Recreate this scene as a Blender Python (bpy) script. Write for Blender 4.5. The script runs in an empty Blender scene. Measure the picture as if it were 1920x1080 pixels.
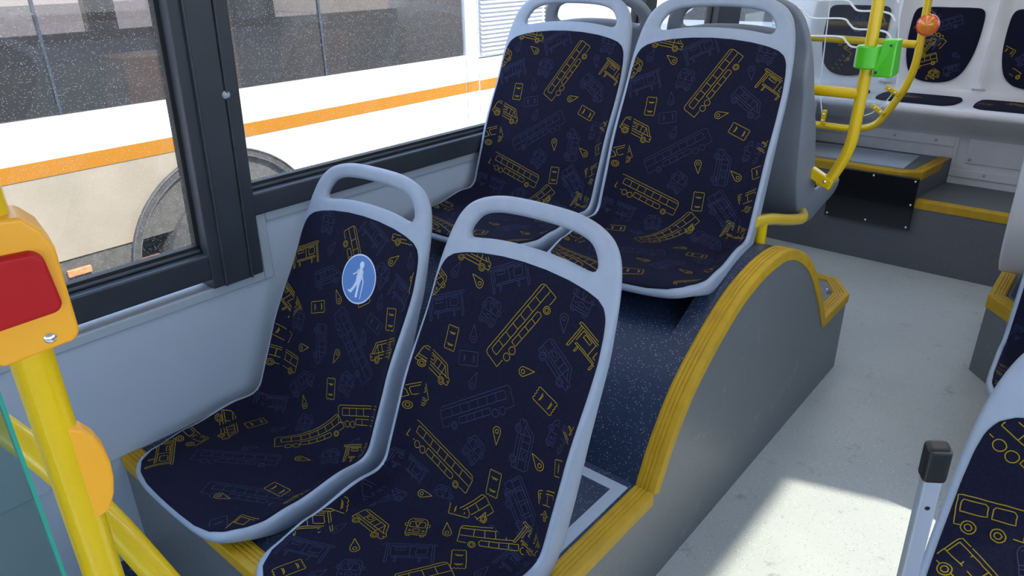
import bpy, bmesh, math, random, bisect
from mathutils import Vector, Matrix, geometry
random.seed(7)
scn = bpy.context.scene
R = math.radians

CAMF = 1358.22
CAMM = [[0.763336, -0.255957, 0.593131, 0.0], [0.645819, 0.324202, -0.691239, 0.0], [-0.015367, 0.910702, 0.412777, 1.45], [0.0, 0.0, 0.0, 1.0]]

# ------------------------------------------------------------------ camera, sky, sun, exposure
cam_d = bpy.data.cameras.new('camera'); cam = bpy.data.objects.new('camera', cam_d)
scn.collection.objects.link(cam); scn.camera = cam
cam_d.sensor_width = 36; cam_d.lens = 36 * CAMF / 1920; cam_d.clip_start = .02; cam_d.clip_end = 300
cam.matrix_world = Matrix(CAMM)
w = bpy.data.worlds.new('sky'); scn.world = w; w.use_nodes = True
nt = w.node_tree; bg = nt.nodes['Background']
tc = nt.nodes.new('ShaderNodeTexCoord'); sep = nt.nodes.new('ShaderNodeSeparateXYZ'); cr = nt.nodes.new('ShaderNodeValToRGB')
nt.links.new(tc.outputs['Generated'], sep.inputs[0]); nt.links.new(sep.outputs['Z'], cr.inputs[0])
cr.color_ramp.elements[0].position = 0.0; cr.color_ramp.elements[0].color = (.95, .97, 1, 1)
cr.color_ramp.elements[1].position = .6; cr.color_ramp.elements[1].color = (.50, .68, 1, 1)
nt.links.new(cr.outputs[0], bg.inputs[0]); bg.inputs[1].default_value = 3.3
sun_d = bpy.data.lights.new('sun', 'SUN'); sun_d.energy = 7.6; sun_d.angle = R(1.2); sun_d.color = (1, .90, .74)
sun = bpy.data.objects.new('sun', sun_d); scn.collection.objects.link(sun)
SUNV = Vector((.95, .30, .95 * 1.34)).normalized()      # towards the sun
sun.rotation_euler = SUNV.to_track_quat('Z', 'Y').to_euler()
scn.view_settings.view_transform = 'Standard'; scn.view_settings.look = 'None'
scn.view_settings.gamma = 1; scn.view_settings.use_curve_mapping = False
scn.view_settings.exposure = 0.35

# ------------------------------------------------------------------ materials
def mat(name, col, rough=.5, metal=0, noise=None, bump=None, coat=0, spec=.5, sheen=0):
    m = bpy.data.materials.new(name); m.use_nodes = True; t = m.node_tree; b = t.nodes['Principled BSDF']
    b.inputs['Base Color'].default_value = (*col, 1); b.inputs['Roughness'].default_value = rough
    b.inputs['Metallic'].default_value = metal; b.inputs['Specular IOR Level'].default_value = spec
    b.inputs['Coat Weight'].default_value = coat; b.inputs['Sheen Weight'].default_value = sheen
    g = t.nodes.new('ShaderNodeTexCoord')
    if noise:
        sc, amt = noise
        n = t.nodes.new('ShaderNodeTexNoise'); n.inputs['Scale'].default_value = sc; n.inputs['Detail'].default_value = 5
        t.links.new(g.outputs['Object'], n.inputs['Vector'])
        r = t.nodes.new('ShaderNodeValToRGB')
        r.color_ramp.elements[0].position = .3; r.color_ramp.elements[1].position = .7
        r.color_ramp.elements[0].color = (*[max(0, c * (1 - amt)) for c in col], 1)
        r.color_ramp.elements[1].color = (*[min(1, c * (1 + amt)) for c in col], 1)
        t.links.new(n.outputs['Fac'], r.inputs[0]); t.links.new(r.outputs[0], b.inputs['Base Color'])
    if bump:
        sc, st = bump
        n = t.nodes.new('ShaderNodeTexNoise'); n.inputs['Scale'].default_value = sc; n.inputs['Detail'].default_value = 3
        t.links.new(g.outputs['Object'], n.inputs['Vector'])
        u = t.nodes.new('ShaderNodeBump'); u.inputs['Strength'].default_value = st; u.inputs['Distance'].default_value = .002
        t.links.new(n.outputs['Fac'], u.inputs['Height']); t.links.new(u.outputs[0], b.inputs['Normal'])
    return m

def vinyl(name, base, speck, dirt=None, rough=.45, fleck=.09, sc=260):
    """speckled bus floor vinyl: flecks of light and dark chips plus worn dirt patches"""
    m = bpy.data.materials.new(name); m.use_nodes = True; t = m.node_tree; b = t.nodes['Principled BSDF']
    g = t.nodes.new('ShaderNodeTexCoord')
    v = t.nodes.new('ShaderNodeTexVoronoi'); v.inputs['Scale'].default_value = sc
    t.links.new(g.outputs['Object'], v.inputs['Vector'])
    s = t.nodes.new('ShaderNodeSeparateColor'); t.links.new(v.outputs['Color'], s.inputs[0])
    def thr(sock, a):
        q = t.nodes.new('ShaderNodeMath'); q.operation = 'LESS_THAN'; q.inputs[1].default_value = a; t.links.new(sock, q.inputs[0]); return q.outputs[0]
    def mul(a, c):
        q = t.nodes.new('ShaderNodeMath'); q.operation = 'MULTIPLY'; t.links.new(a, q.inputs[0]); t.links.new(c, q.inputs[1]); return q.outputs[0]
    near = thr(v.outputs['Distance'], .35)
    light = mul(thr(s.outputs[0], fleck), near); dark = mul(thr(s.outputs[1], fleck), near)
    def mix(f, a, c):
        q = t.nodes.new('ShaderNodeMix'); q.data_type = 'RGBA'
        if isinstance(f, float): q.inputs[0].default_value = f
        else: t.links.new(f, q.inputs[0])
        for k, x in ((6, a), (7, c)):
            if isinstance(x, tuple): q.inputs[k].default_value = (*x, 1)
            else: t.links.new(x, q.inputs[k])
        return q.outputs[2]
    n = t.nodes.new('ShaderNodeTexNoise'); n.inputs['Scale'].default_value = 3.5; n.inputs['Detail'].default_value = 7
    t.links.new(g.outputs['Object'], n.inputs['Vector'])
    c = mix(n.outputs['Fac'], tuple(x * .86 for x in base), tuple(x * 1.12 for x in base))
    c = mix(light, c, speck); c = mix(dark, c, tuple(x * .3 for x in base))
    if dirt:
        n2 = t.nodes.new('ShaderNodeTexNoise'); n2.inputs['Scale'].default_value = 9; n2.inputs['Detail'].default_value = 9; n2.inputs['Roughness'].default_value = .7
        t.links.new(g.outputs['Object'], n2.inputs['Vector'])
        r = t.nodes.new('ShaderNodeValToRGB'); r.color_ramp.elements[0].position = .60; r.color_ramp.elements[1].position = .78
        t.links.new(n2.outputs['Fac'], r.inputs[0])
        c = mix(r.outputs[0], c, dirt)
    t.links.new(c, b.inputs['Base Color']); b.inputs['Roughness'].default_value = rough
    return m

def glass_dusty(name, dust=.13, tint=(.96, .98, 1), gl=.05, scale=480, haze=.012):
    """see-through pane: mostly transparent, a weak mirror, dust and dried drops as real diffuse specks"""
    m = bpy.data.materials.new(name); m.use_nodes = True; t = m.node_tree
    for n in list(t.nodes):
        if n.type != 'OUTPUT_MATERIAL': t.nodes.remove(n)
    out = [n for n in t.nodes if n.type == 'OUTPUT_MATERIAL'][0]
    tr = t.nodes.new('ShaderNodeBsdfTransparent'); tr.inputs[0].default_value = (*tint, 1)
    gs = t.nodes.new('ShaderNodeBsdfGlossy'); gs.inputs['Roughness'].default_value = .02
    m1 = t.nodes.new('ShaderNodeMixShader'); m1.inputs[0].default_value = gl
    t.links.new(tr.outputs[0], m1.inputs[1]); t.links.new(gs.outputs[0], m1.inputs[2])
    last = m1.outputs[0]
    if dust or haze:
        df = t.nodes.new('ShaderNodeBsdfDiffuse'); df.inputs[0].default_value = (.85, .84, .8, 1)
        tl = t.nodes.new('ShaderNodeBsdfTranslucent'); tl.inputs[0].default_value = (.85, .84, .8, 1)
        md = t.nodes.new('ShaderNodeMixShader'); md.inputs[0].default_value = .5
        t.links.new(df.outputs[0], md.inputs[1]); t.links.new(tl.outputs[0], md.inputs[2])
        g = t.nodes.new('ShaderNodeTexCoord'); mp = t.nodes.new('ShaderNodeMapping'); mp.inputs['Scale'].default_value = (1, .6, 1)
        t.links.new(g.outputs['Object'], mp.inputs[0])
        v = t.nodes.new('ShaderNodeTexVoronoi'); v.inputs['Scale'].default_value = scale; t.links.new(mp.outputs[0], v.inputs['Vector'])
        s = t.nodes.new('ShaderNodeSeparateColor'); t.links.new(v.outputs['Color'], s.inputs[0])
        a = t.nodes.new('ShaderNodeMath'); a.operation = 'LESS_THAN'; a.inputs[1].default_value = dust; t.links.new(s.outputs[0], a.inputs[0])
        c = t.nodes.new('ShaderNodeMath'); c.operation = 'LESS_THAN'; c.inputs[1].default_value = .33; t.links.new(v.outputs['Distance'], c.inputs[0])
        d = t.nodes.new('ShaderNodeMath'); d.operation = 'MULTIPLY'; t.links.new(a.outputs[0], d.inputs[0]); t.links.new(c.outputs[0], d.inputs[1])
        e = t.nodes.new('ShaderNodeMath'); e.operation = 'MULTIPLY_ADD'; e.inputs[1].default_value = .42; e.inputs[2].default_value = haze
        t.links.new(d.outputs[0], e.inputs[0])
        m2 = t.nodes.new('ShaderNodeMixShader'); t.links.new(e.outputs[0], m2.inputs[0]); t.links.new(last, m2.inputs[1]); t.links.new(md.outputs[0], m2.inputs[2])
        last = m2.outputs[0]
    t.links.new(last, out.inputs[0])
    return m

M = dict(
    shell=mat('grey_plastic_shell', (.265, .315, .405), .42, bump=(900, .25), noise=(30, .04)),
    shell_dark=mat('dark_grey_plastic_shell', (.17, .195, .235), .42, bump=(900, .25)),
    shell_white=mat('pale_plastic_shell', (.56, .57, .62), .22, coat=.3),  # grey seat shell made paler, standing in for light falling on it
    fabric=mat('navy_seat_fabric', (.009, .009, .024), .95, bump=(1500, .5), spec=.12, noise=(260, .25)),
    thread_y=mat('yellow_thread', (.27, .19, .014), .8, spec=.1),
    thread_f=mat('slate_blue_thread', (.036, .046, .105), .8, spec=.1),
    cushion_under=mat('black_plastic_base', (.02, .022, .028), .6),
    tube=mat('yellow_powder_coat', (.68, .46, .002), .3, coat=.25, noise=(8, .04)),
    nosing=mat('yellow_rubber_nosing', (.46, .27, .002), .6, noise=(25, .10), bump=(300, .3)),
    amber=mat('amber_plastic', (.80, .36, .012), .45, coat=.1),
    red=mat('red_button_plastic', (.38, .002, .004), .5, spec=.3),
    green=mat('green_plastic', (.07, .50, .012), .38, coat=.2),
    steel=mat('steel_screw', (.7, .7, .72), .25, 1),
    alu=mat('satin_aluminium', (.36, .40, .48), .4, .35),
    black=mat('black_plastic', (.008, .008, .010), .42),
    blackgloss=mat('black_gloss_panel', (.006, .006, .008), .12, coat=.5),
    frame=mat('anthracite_window_frame', (.030, .038, .052), .42, noise=(12, .1)),
    rubber=mat('black_rubber', (.01, .01, .012), .6),
    panel=mat('light_grey_wall_panel', (.395, .46, .57), .5, bump=(700, .2), noise=(3, .03)),
    molding=mat('grey_molding', (.34, .39, .47), .5),
    white=mat('white_painted_panel', (.58, .57, .60), .32, coat=.25, noise=(5, .08)),
    led=mat('led_panel', (.9, .9, .9)),
    ceil=mat('ceiling_white', (.8, .8, .8), .5),
    vinyl_floor=vinyl('speckled_floor_vinyl', (.41, .43, .42), (.75, .78, .8), (.13, .12, .11), .38, .05, 300),
    vinyl_dark=vinyl('speckled_step_vinyl', (.013, .026, .066), (.5, .55, .6), None, .45, .10, 380),
    vinyl_side=vinyl('grey_side_vinyl', (.125, .135, .145), (.40, .47, .5), (.26, .25, .24), .4, .04, 360),
    vinyl_rear=vinyl('rear_step_vinyl', (.105, .112, .125), (.25, .28, .3), None, .5, .03, 300),
    glass=glass_dusty('dusty_window_glass'),
    glass2=glass_dusty('clear_screen_plastic', dust=0, haze=0.02, tint=(.93, .96, .97), gl=.07),
    glass3=glass_dusty('green_tinted_partition_glass', dust=0, haze=.02, tint=(.62, .74, .72), gl=.07),
    glassedge=mat('green_glass_edge', (.03, .30, .22), .15, coat=.5),
    whiteedge=mat('white_wave_line', (.9, .92, .95), .3),
    sticker=mat('blue_sticker', (.06, .165, .40), .5),
    stickerw=mat('sticker_white', (.50, .55, .72), .5),
    orange=mat('orange_stripe', (.36, .14, .004), .7, spec=.2),
    buspaint=mat('white_bus_paint', (.72, .72, .71), .35, coat=.3, noise=(1.2, .05)),
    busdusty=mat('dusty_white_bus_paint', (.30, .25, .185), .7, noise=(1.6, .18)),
    skirt=mat('dusty_grey_skirt', (.085, .08, .07), .8, noise=(20, .25)),
    tyre=mat('dusty_tyre', (.06, .056, .052), .85, noise=(14, .4)),
    arch=mat('dusty_wheel_arch_rubber', (.016, .017, .02), .8, noise=(14, .3)),
    darkint=mat('dark_bus_interior', (.05, .045, .04), .7, noise=(3, .5)),
    brown=mat('brown_bus_interior', (.30, .18, .11), .7, noise=(2.2, .5)),
    yint=mat('ochre_panel', (.70, .40, .07), .5),
    grille=mat('grey_louvre', (.55, .56, .58), .5),
    asphalt=mat('asphalt', (.30, .28, .26), .9, noise=(4, .3)),
    cream=mat('cream_wall', (.75, .66, .50), .7, noise=(1, .1)),
    carpaint=mat('silver_car_paint', (.35, .38, .42), .3, .3, coat=.5),
    carglass=mat('dark_car_glass', (.02, .025, .03), .1, coat=.5),
    reflector=mat('amber_reflector', (.75, .22, .02), .2, coat=.8),
    redrim=mat('red_lamp_rim', (.7, .06, .03), .2, coat=.8),
    tan=mat('orange_side_marker', (.62, .22, .09), .5, noise=(60, .3)),
)

# glow of the ceiling fill lights, added to lighten the interior
_p = M['led'].node_tree.nodes['Principled BSDF']; _p.inputs['Emission Color'].default_value = (1, .97, .92, 1); _p.inputs['Emission Strength'].default_value = 4.4

# ------------------------------------------------------------------ object helpers
COL = scn.collection
def link(name, me, parent=None):
    o = bpy.data.objects.new(name, me); COL.objects.link(o)
    if parent: o.parent = parent
    return o
def tag(o, label=None, cat=None, group=None, kind=None):
    if label: o['label'] = label
    if cat: o['category'] = cat
    if group: o['group'] = group
    if kind: o['kind'] = kind
    return o
def thing(name, label, cat, loc=(0, 0, 0), group=None):
    o = link(name, None); o.location = loc; return tag(o, label, cat, group)

class MB:
    """collects primitive shapes into one mesh; several materials by slot"""
    def __init__(s): s.v = []; s.f = []; s.m = []; s.sm = []; s.cur = 0; s.off = Vector((0, 0, 0))
    def add(s, vs, fs, smooth=False):
        k = len(s.v); s.v += [tuple(Vector(v) - s.off) for v in vs]
        for f in fs: s.f.append([k + i for i in f]); s.m.append(s.cur); s.sm.append(smooth)
    def box(s, x0, x1, y0, y1, z0, z1):
        vs = [(x, y, z) for x in (x0, x1) for y in (y0, y1) for z in (z0, z1)]
        s.add(vs, [(0, 1, 3, 2), (4, 6, 7, 5), (0, 4, 5, 1), (2, 3, 7, 6), (0, 2, 6, 4), (1, 5, 7, 3)])
    def obox(s, c, ax, ay, az):
        c, ax, ay, az = map(Vector, (c, ax, ay, az))
        vs = [c + i * ax + j * ay + k * az for i in (-1, 1) for j in (-1, 1) for k in (-1, 1)]
        s.add(vs, [(0, 1, 3, 2), (4, 6, 7, 5), (0, 4, 5, 1), (2, 3, 7, 6), (0, 2, 6, 4), (1, 5, 7, 3)])
    def prism(s, poly, d, smooth=False):
        """poly: list of 3D points (planar), d: extrusion vector"""
        n = len(poly); d = Vector(d); vs = [Vector(p) for p in poly] + [Vector(p) + d for p in poly]
        s.add(vs, [list(range(n))[::-1], list(range(n, 2 * n))]); k = len(s.v) - 2 * n
        for i in range(n):
            j = (i + 1) % n; s.f.append([k + i, k + j, k + n + j, k + n + i]); s.m.append(s.cur); s.sm.append(smooth)
    def tube(s, pts, r, seg=14, caps=True, ry=None):
        pts = [Vector(p) for p in pts]; N = len(pts); rings = []
        t0 = (pts[1] - pts[0]).normalized(); up = Vector((0, 0, 1)) if abs(t0.z) < .9 else Vector((0, 1, 0))
        n = t0.cross(up).normalized()
        for i, p in enumerate(pts):
            t = ((pts[min(i + 1, N - 1)] - pts[max(i - 1, 0)])).normalized()
            n = (n - t * n.dot(t)).normalized(); b = t.cross(n)
            rr = r[i] if isinstance(r, (list, tuple)) else r
            rings.append([p + n * rr * math.cos(a) + b * (ry or rr) * math.sin(a) for a in [2 * math.pi * q / seg for q in range(seg)]])
        vs = [v for g in rings for v in g]; fs = []
        for i in range(N - 1):
            for q in range(seg):
                fs.append((i * seg + q, i * seg + (q + 1) % seg, (i + 1) * seg + (q + 1) % seg, (i + 1) * seg + q))
        s.add(vs, fs, True)
        if caps: s.add(rings[0], [list(range(seg))[::-1]]); s.add(rings[-1], [list(range(seg))])
    def lathe(s, c, axis, prof, seg=20):
        """prof: (radius, along) pairs about axis through c"""
        c = Vector(c); a = Vector(axis).normalized(); u = a.orthogonal().normalized(); v = a.cross(u)
        vs = [c + a * h + (u * math.cos(t) + v * math.sin(t)) * max(r, 1e-5) for r, h in prof for t in [2 * math.pi * q / seg for q in range(seg)]]
        fs = [(i * seg + q, i * seg + (q + 1) % seg, (i + 1) * seg + (q + 1) % seg, (i + 1) * seg + q) for i in range(len(prof) - 1) for q in range(seg)]
        s.add(vs, fs, True)
    def build(s, name, mats, parent=None, bevel=0, seg=2, origin=None):
        if not isinstance(mats, (list, tuple)): mats = [mats]
        me = bpy.data.meshes.new(name); me.from_pydata(s.v, [], s.f)
        for m in mats: me.materials.append(M[m])
        for p, mi, sm in zip(me.polygons, s.m, s.sm): p.material_index = mi; p.use_smooth = sm
        me.validate(); me.update()
        bm = bmesh.new(); bm.from_mesh(me); bmesh.ops.recalc_face_normals(bm, faces=bm.faces); bm.to_mesh(me); bm.free()
        if any(s.sm): me.set_sharp_from_angle(angle=R(38))
        o = link(name, me, parent)
        if origin is not None: o.location = origin
        if bevel:
            b = o.modifiers.new('bevel', 'BEVEL'); b.width = bevel; b.segments = seg; b.limit_method = 'ANGLE'; b.angle_limit = R(40)
            b.harden_normals = False
        return o
def arcpts(c, r, a0, a1, n, ax=(1, 0, 0), ay=(0, 0, 1)):
    c, ax, ay = Vector(c), Vector(ax), Vector(ay)
    return [c + ax * r * math.cos(R(a0 + (a1 - a0) * i / n)) + ay * r * math.sin(R(a0 + (a1 - a0) * i / n)) for i in range(n + 1)]
def fillet(pts, r, n=6):
    """round the inner corners of a polyline"""
    pts = [Vector(p) for p in pts]; out = [pts[0]]
    for i in range(1, len(pts) - 1):
        a = (pts[i - 1] - pts[i]); b = (pts[i + 1] - pts[i]); k = min(r, a.length * .49, b.length * .49)
        p0 = pts[i] + a.normalized() * k; p1 = pts[i] + b.normalized() * k
        for j in range(n + 1):
            t = j / n; out.append(p0 * (1 - t) ** 2 + pts[i] * 2 * t * (1 - t) + p1 * t * t)
    out.append(pts[-1]); return out

# ---- seat surface
# ---- seat surface: arc-length profile of the seat (y back, z up), origin on the platform under the seat front
_T=(0.7220,0.7150);_B1=(0.4850,0.1150);_C1=(0.365,0.043);_D=(0.100,0.068);_F=(0.030,0.010)
def _bez(a,b,c,n):
    return [((1-t)**2*a[0]+2*t*(1-t)*b[0]+t*t*c[0],(1-t)**2*a[1]+2*t*(1-t)*b[1]+t*t*c[1]) for t in [i/n for i in range(n+1)]]
def _mk_profile():
    k=(_B1[1]-_T[1])/(_B1[0]-_T[0])
    # corner of the two straight lines
    m=(_D[1]-_C1[1])/(_D[0]-_C1[0])
    x=(_C1[1]-_B1[1]+k*_B1[0]-m*_C1[0])/(k-m); z=_B1[1]+k*(x-_B1[0])
    pts=[_T]+_bez(_B1,(x,z),_C1,24)+_bez(_D,(0.040,0.0737),_F,14)
    out=[pts[0]]
    for p in pts[1:]:
        q=out[-1];d=math.hypot(p[0]-q[0],p[1]-q[1])
        n=max(1,int(d/.01))
        for i in range(1,n+1): out.append((q[0]+(p[0]-q[0])*i/n,q[1]+(p[1]-q[1])*i/n))
    S=[0.0]
    for i in range(1,len(out)): S.append(S[-1]+math.hypot(out[i][0]-out[i-1][0],out[i][1]-out[i-1][1]))
    return out,S
PRO,PS=_mk_profile()
SL=PS[-1]
def prof(s):
    "point and forward normal at arc length s"
    def at(s):
        if s<=0: i=0
        else: i=min(len(PS)-2,bisect.bisect_right(PS,s)-1)
        t=(s-PS[i])/(PS[i+1]-PS[i]); a,b=PRO[i],PRO[i+1]
        return (a[0]+(b[0]-a[0])*t,a[1]+(b[1]-a[1])*t)
    p=at(s);a=at(s-.012);b=at(s+.012)
    dy,dz=b[0]-a[0],b[1]-a[1];L=math.hypot(dy,dz)
    return p,(dz/L,-dy/L)   # forward normal (towards -y on the back, +z on the cushion)
def lerp_tab(tab,x):
    if x<=tab[0][0]: return tab[0][1]
    for (a,va),(b,vb) in zip(tab,tab[1:]):
        if x<=b:
            t=(x-a)/(b-a); t=t*t*(3-2*t); return va+(vb-va)*t
    return tab[-1][1]
OUT_R=[(0,0),(.045,.0005),(.09,.003),(.13,.010),(.165,.022),(.193,.040),(.213,.066),(.226,.1),(.235,.14),(.241,.19),(.245,.26),(.246,.36),(.245,.48),(.244,.6),(.243,.7),(.243,.8),(.242,.88),(.240,.96),(.235,1.02),(.222,1.065),(.198,1.097),(.162,1.114),(.11,1.121),(.05,1.123)]
def catmull(P,closed,n):
    out=[];N=len(P)
    for i in range(N if closed else N-1):
        if closed: p0,p1,p2,p3=P[i-1],P[i],P[(i+1)%N],P[(i+2)%N]
        else: p0,p1,p2,p3=P[max(i-1,0)],P[i],P[i+1],P[min(i+2,N-1)]
        for k in range(n):
            t=k/n
            out.append(tuple(.5*((2*b)+(-a+c)*t+(2*a-5*b+4*c-d)*t*t+(-a+3*b-3*c+d)*t**3) for a,b,c,d in zip(p0,p1,p2,p3)))
    if not closed: out.append(tuple(P[-1]))
    return out
def resample(P,step,closed=True):
    Q=list(P)+([P[0]] if closed else [])
    L=[0]
    for a,b in zip(Q,Q[1:]): L.append(L[-1]+math.hypot(a[0]-b[0],a[1]-b[1]))
    n=max(3 if closed else 1,round(L[-1]/step));out=[];j=0
    for i in range(n if closed else n+1):
        d=L[-1]*i/n
        while j<len(L)-2 and L[j+1]<d: j+=1
        t=(d-L[j])/max(1e-9,L[j+1]-L[j]); out.append((Q[j][0]+(Q[j+1][0]-Q[j][0])*t,Q[j][1]+(Q[j+1][1]-Q[j][1])*t))
    return out
OUTLINE=resample(catmull(OUT_R+[(0,1.1235)]+[(-u,s) for u,s in reversed(OUT_R[1:])],True,6),.010)
HOLE_R=[(0,.037),(.06,.0385),(.11,.044),(.145,.056),(.163,.075),(.172,.094),(.170,.106),(.155,.109),(.1,.101),(.05,.097)]
HOLE=resample(catmull(HOLE_R+[(0,.096)]+[(-u,s) for u,s in reversed(HOLE_R[1:])],True,6),.008)
def segdist(p,P):
    best=9;x,y=p
    for i in range(len(P)):
        ax,ay=P[i-1];bx,by=P[i];dx,dy=bx-ax,by-ay
        t=((x-ax)*dx+(y-ay)*dy)/(dx*dx+dy*dy+1e-12);t=0 if t<0 else 1 if t>1 else t
        d=(x-ax-t*dx)**2+(y-ay-t*dy)**2
        if d<best:best=d
    return math.sqrt(best)
FL=[(.08,0),(.25,.003),(.5,.032),(.66,.036),(.8,.050),(.95,.020),(1.03,.004)]
def flange(u,s):
    d=.246-abs(u)
    w=.06
    if d>=w: return 0
    t=1-max(d,0)/w
    return lerp_tab(FL,s)*t*t*(3-2*t)*1.0
RF=.012
def rnd(d,R=.014):
    x=1-min(max(d,0)/R,1); return RF*math.sqrt(max(0,1-x*x))
def P3(u,s,n):
    (y,z),(ny,nz)=prof(s)
    return (u,y+ny*n,z+nz*n)

# seat fabric layouts: kind, colour (Y yellow, F faint), across, along, angle, mirrored
PAT_A=[('long','Y',0.035,0.26,60,0),('pin','Y',-0.107,0.198,149,0),('pin','F',-0.175,0.19,72,0),('front','Y',-0.226,0.227,-30,0),('shelter','F',-0.18,0.275,24,0),('front','F',-0.052,0.252,-11,0),('shelter','F',-0.024,0.166,27,0),('ticket','Y',-0.143,0.341,-90,0),('pin','F',-0.083,0.313,103,0),('van','Y',-0.169,0.416,-19,0),('ticket','F',-0.082,0.369,13,0),('pin','F',-0.053,0.411,79,0),('pin','Y',0.077,0.345,17,0),('pin','F',0.137,0.222,-77,0),('shelter','Y',0.213,0.258,-28,0),('van','F',0.145,0.307,-34,0),('ticket','Y',0.138,0.387,-21,0),('long','F',-0.03,0.466,-146,1),('box','Y',-0.215,0.502,-150,1),('pin','Y',0.042,0.5,-77,0),('van','F',0.111,0.493,93,1),('front','F',0.19,0.44,-9,0),('shelter','Y',0.248,0.395,67,1),('pin','Y',0.156,0.511,145,0),('ticket','Y',0.228,0.492,21,0),('long','Y',-0.098,0.606,-16,0),('front','F',-0.008,0.552,-26,0),('ticket','Y',0.064,0.6,-87,0),('bus','Y',0.235,0.566,24,0),('bus','F',0.144,0.612,-46,0),('van','Y',-0.132,0.145,-8,0),('front','F',0.168,0.164,-10,0),('pin','Y',0.06,0.689,82,0),('long','Y',0.003,0.729,53,0),('shelter','F',-0.179,0.668,-10,0),('ticket','Y',-0.16,0.748,12,0),('front','F',-0.058,0.691,13,0),('pin','F',-0.093,0.749,175,0),('bus','F',0.153,0.631,-45,0),('shelter','Y',0.207,0.682,-18,0),('van','F',0.125,0.727,-22,0),('long','F',-0.043,0.922,26,0),('pin','Y',0.068,0.803,-141,0),('ticket','Y',0.131,0.839,7,0),('pin','Y',0.029,0.97,175,0),('pin','Y',0.158,0.989,163,0),('van','F',0.098,0.961,69,0),('ticket','Y',0.046,1.069,18,0),('bus','Y',0.22,1.059,43,0),('box','Y',-0.222,0.934,-141,1),('long','Y',-0.134,1.064,-19,0),('front','F',0.173,0.876,70,0),('ticket','Y',0.224,0.95,42,0),('pin','F',-0.099,1.029,137,0),('front','F',-0.035,1.036,-4,0),('shelter','Y',0.264,0.847,85,0),('front','F',0.257,0.936,79,0)]
PAT_B=[('front','F',-0.126,0.171,3,0),('long','Y',0.02,0.258,124,1),('shelter','F',0.057,0.166,-28,0),('van','Y',0.178,0.146,-177,1),('pin','F',-0.089,0.235,60,0),('pin','Y',0.148,0.211,44,0),('pin','F',0.206,0.2,109,0),('shelter','Y',-0.188,0.275,25,0),('van','F',-0.08,0.31,28,0),('front','F',0.117,0.256,-23,0),('shelter','F',0.21,0.287,-23,0),('front','Y',0.247,0.244,1,0),('pin','Y',-0.023,0.351,130,0),('ticket','Y',-0.094,0.398,20,0),('pin','F',0.134,0.321,94,0),('ticket','Y',0.184,0.352,-79,0),('ticket','F',0.13,0.379,-18,0),('shelter','Y',-0.219,0.406,-39,0),('front','F',-0.164,0.45,6,0),('van','F',-0.053,0.488,-75,0),('long','F',0.069,0.454,-40,0),('pin','F',0.102,0.422,108,0),('van','Y',0.186,0.431,-153,1),('ticket','Y',-0.207,0.505,-17,0),('pin','Y',-0.117,0.519,18,0),('bus','Y',-0.185,0.573,-4,0),('pin','Y',0.018,0.5,-104,0),('ticket','Y',0.025,0.586,-76,0),('pin','Y',-0.066,0.658,124,0),('long','Y',0.03,0.737,55,0),('long','Y',0.174,0.606,19,0),('van','Y',-0.175,0.87,-25,0),('ticket','Y',-0.149,0.802,80,0),('box','Y',-0.199,0.96,-167,1),('pin','F',-0.08,0.778,60,0),('long','F',-0.035,0.928,38,0),('pin','Y',0.082,0.817,29,0),('front','F',0.124,0.761,47,0),('shelter','Y',0.196,0.704,29,0),('shelter','Y',-0.177,1.042,-30,0),('shelter','F',-0.177,0.713,21,0),('pin','F',0.161,0.686,65,0),('front','F',-0.029,0.713,19,0),('pin','F',-0.051,0.881,59,0),('front','F',0.079,0.552,-10,0),('van','F',-0.092,0.611,47,0),('bus','Y',0.233,1.042,20,0),('ticket','F',0.171,1.086,-26,0),('long','F',0.116,0.988,31,0),('front','Y',0.228,0.925,4,0),('pin','Y',0.085,1.032,24,0),('ticket','Y',0.147,0.931,9,0)]
PAT_D=[('shelter','F',-0.166,1.008,27,0),('ticket','Y',-0.138,1.059,74,0),('pin','Y',-0.101,0.929,142,0),('pin','F',-0.169,0.918,92,0),('van','Y',-0.128,0.86,-3,0),('front','Y',-0.053,0.798,35,0),('pin','Y',0.003,0.759,130,0),('shelter','F',-0.003,0.865,42,0),('ticket','Y',0.082,0.808,-49,0),('long','Y',0.127,0.705,-153,1),('front','F',-0.052,0.979,40,0),('shelter','F',0.194,0.747,-11,0),('pin','F',-0.086,1.031,84,0),('pin','F',0.141,0.801,90,0),('bus','Y',0.069,0.89,64,0),('ticket','Y',-0.002,0.697,17,0),('van','F',-0.183,0.777,59,0),('ticket','Y',-0.224,0.887,44,0),('shelter','Y',-0.221,0.961,60,0),('front','F',0.094,0.617,10,0),('pin','Y',-0.104,0.711,17,0)]

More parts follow.
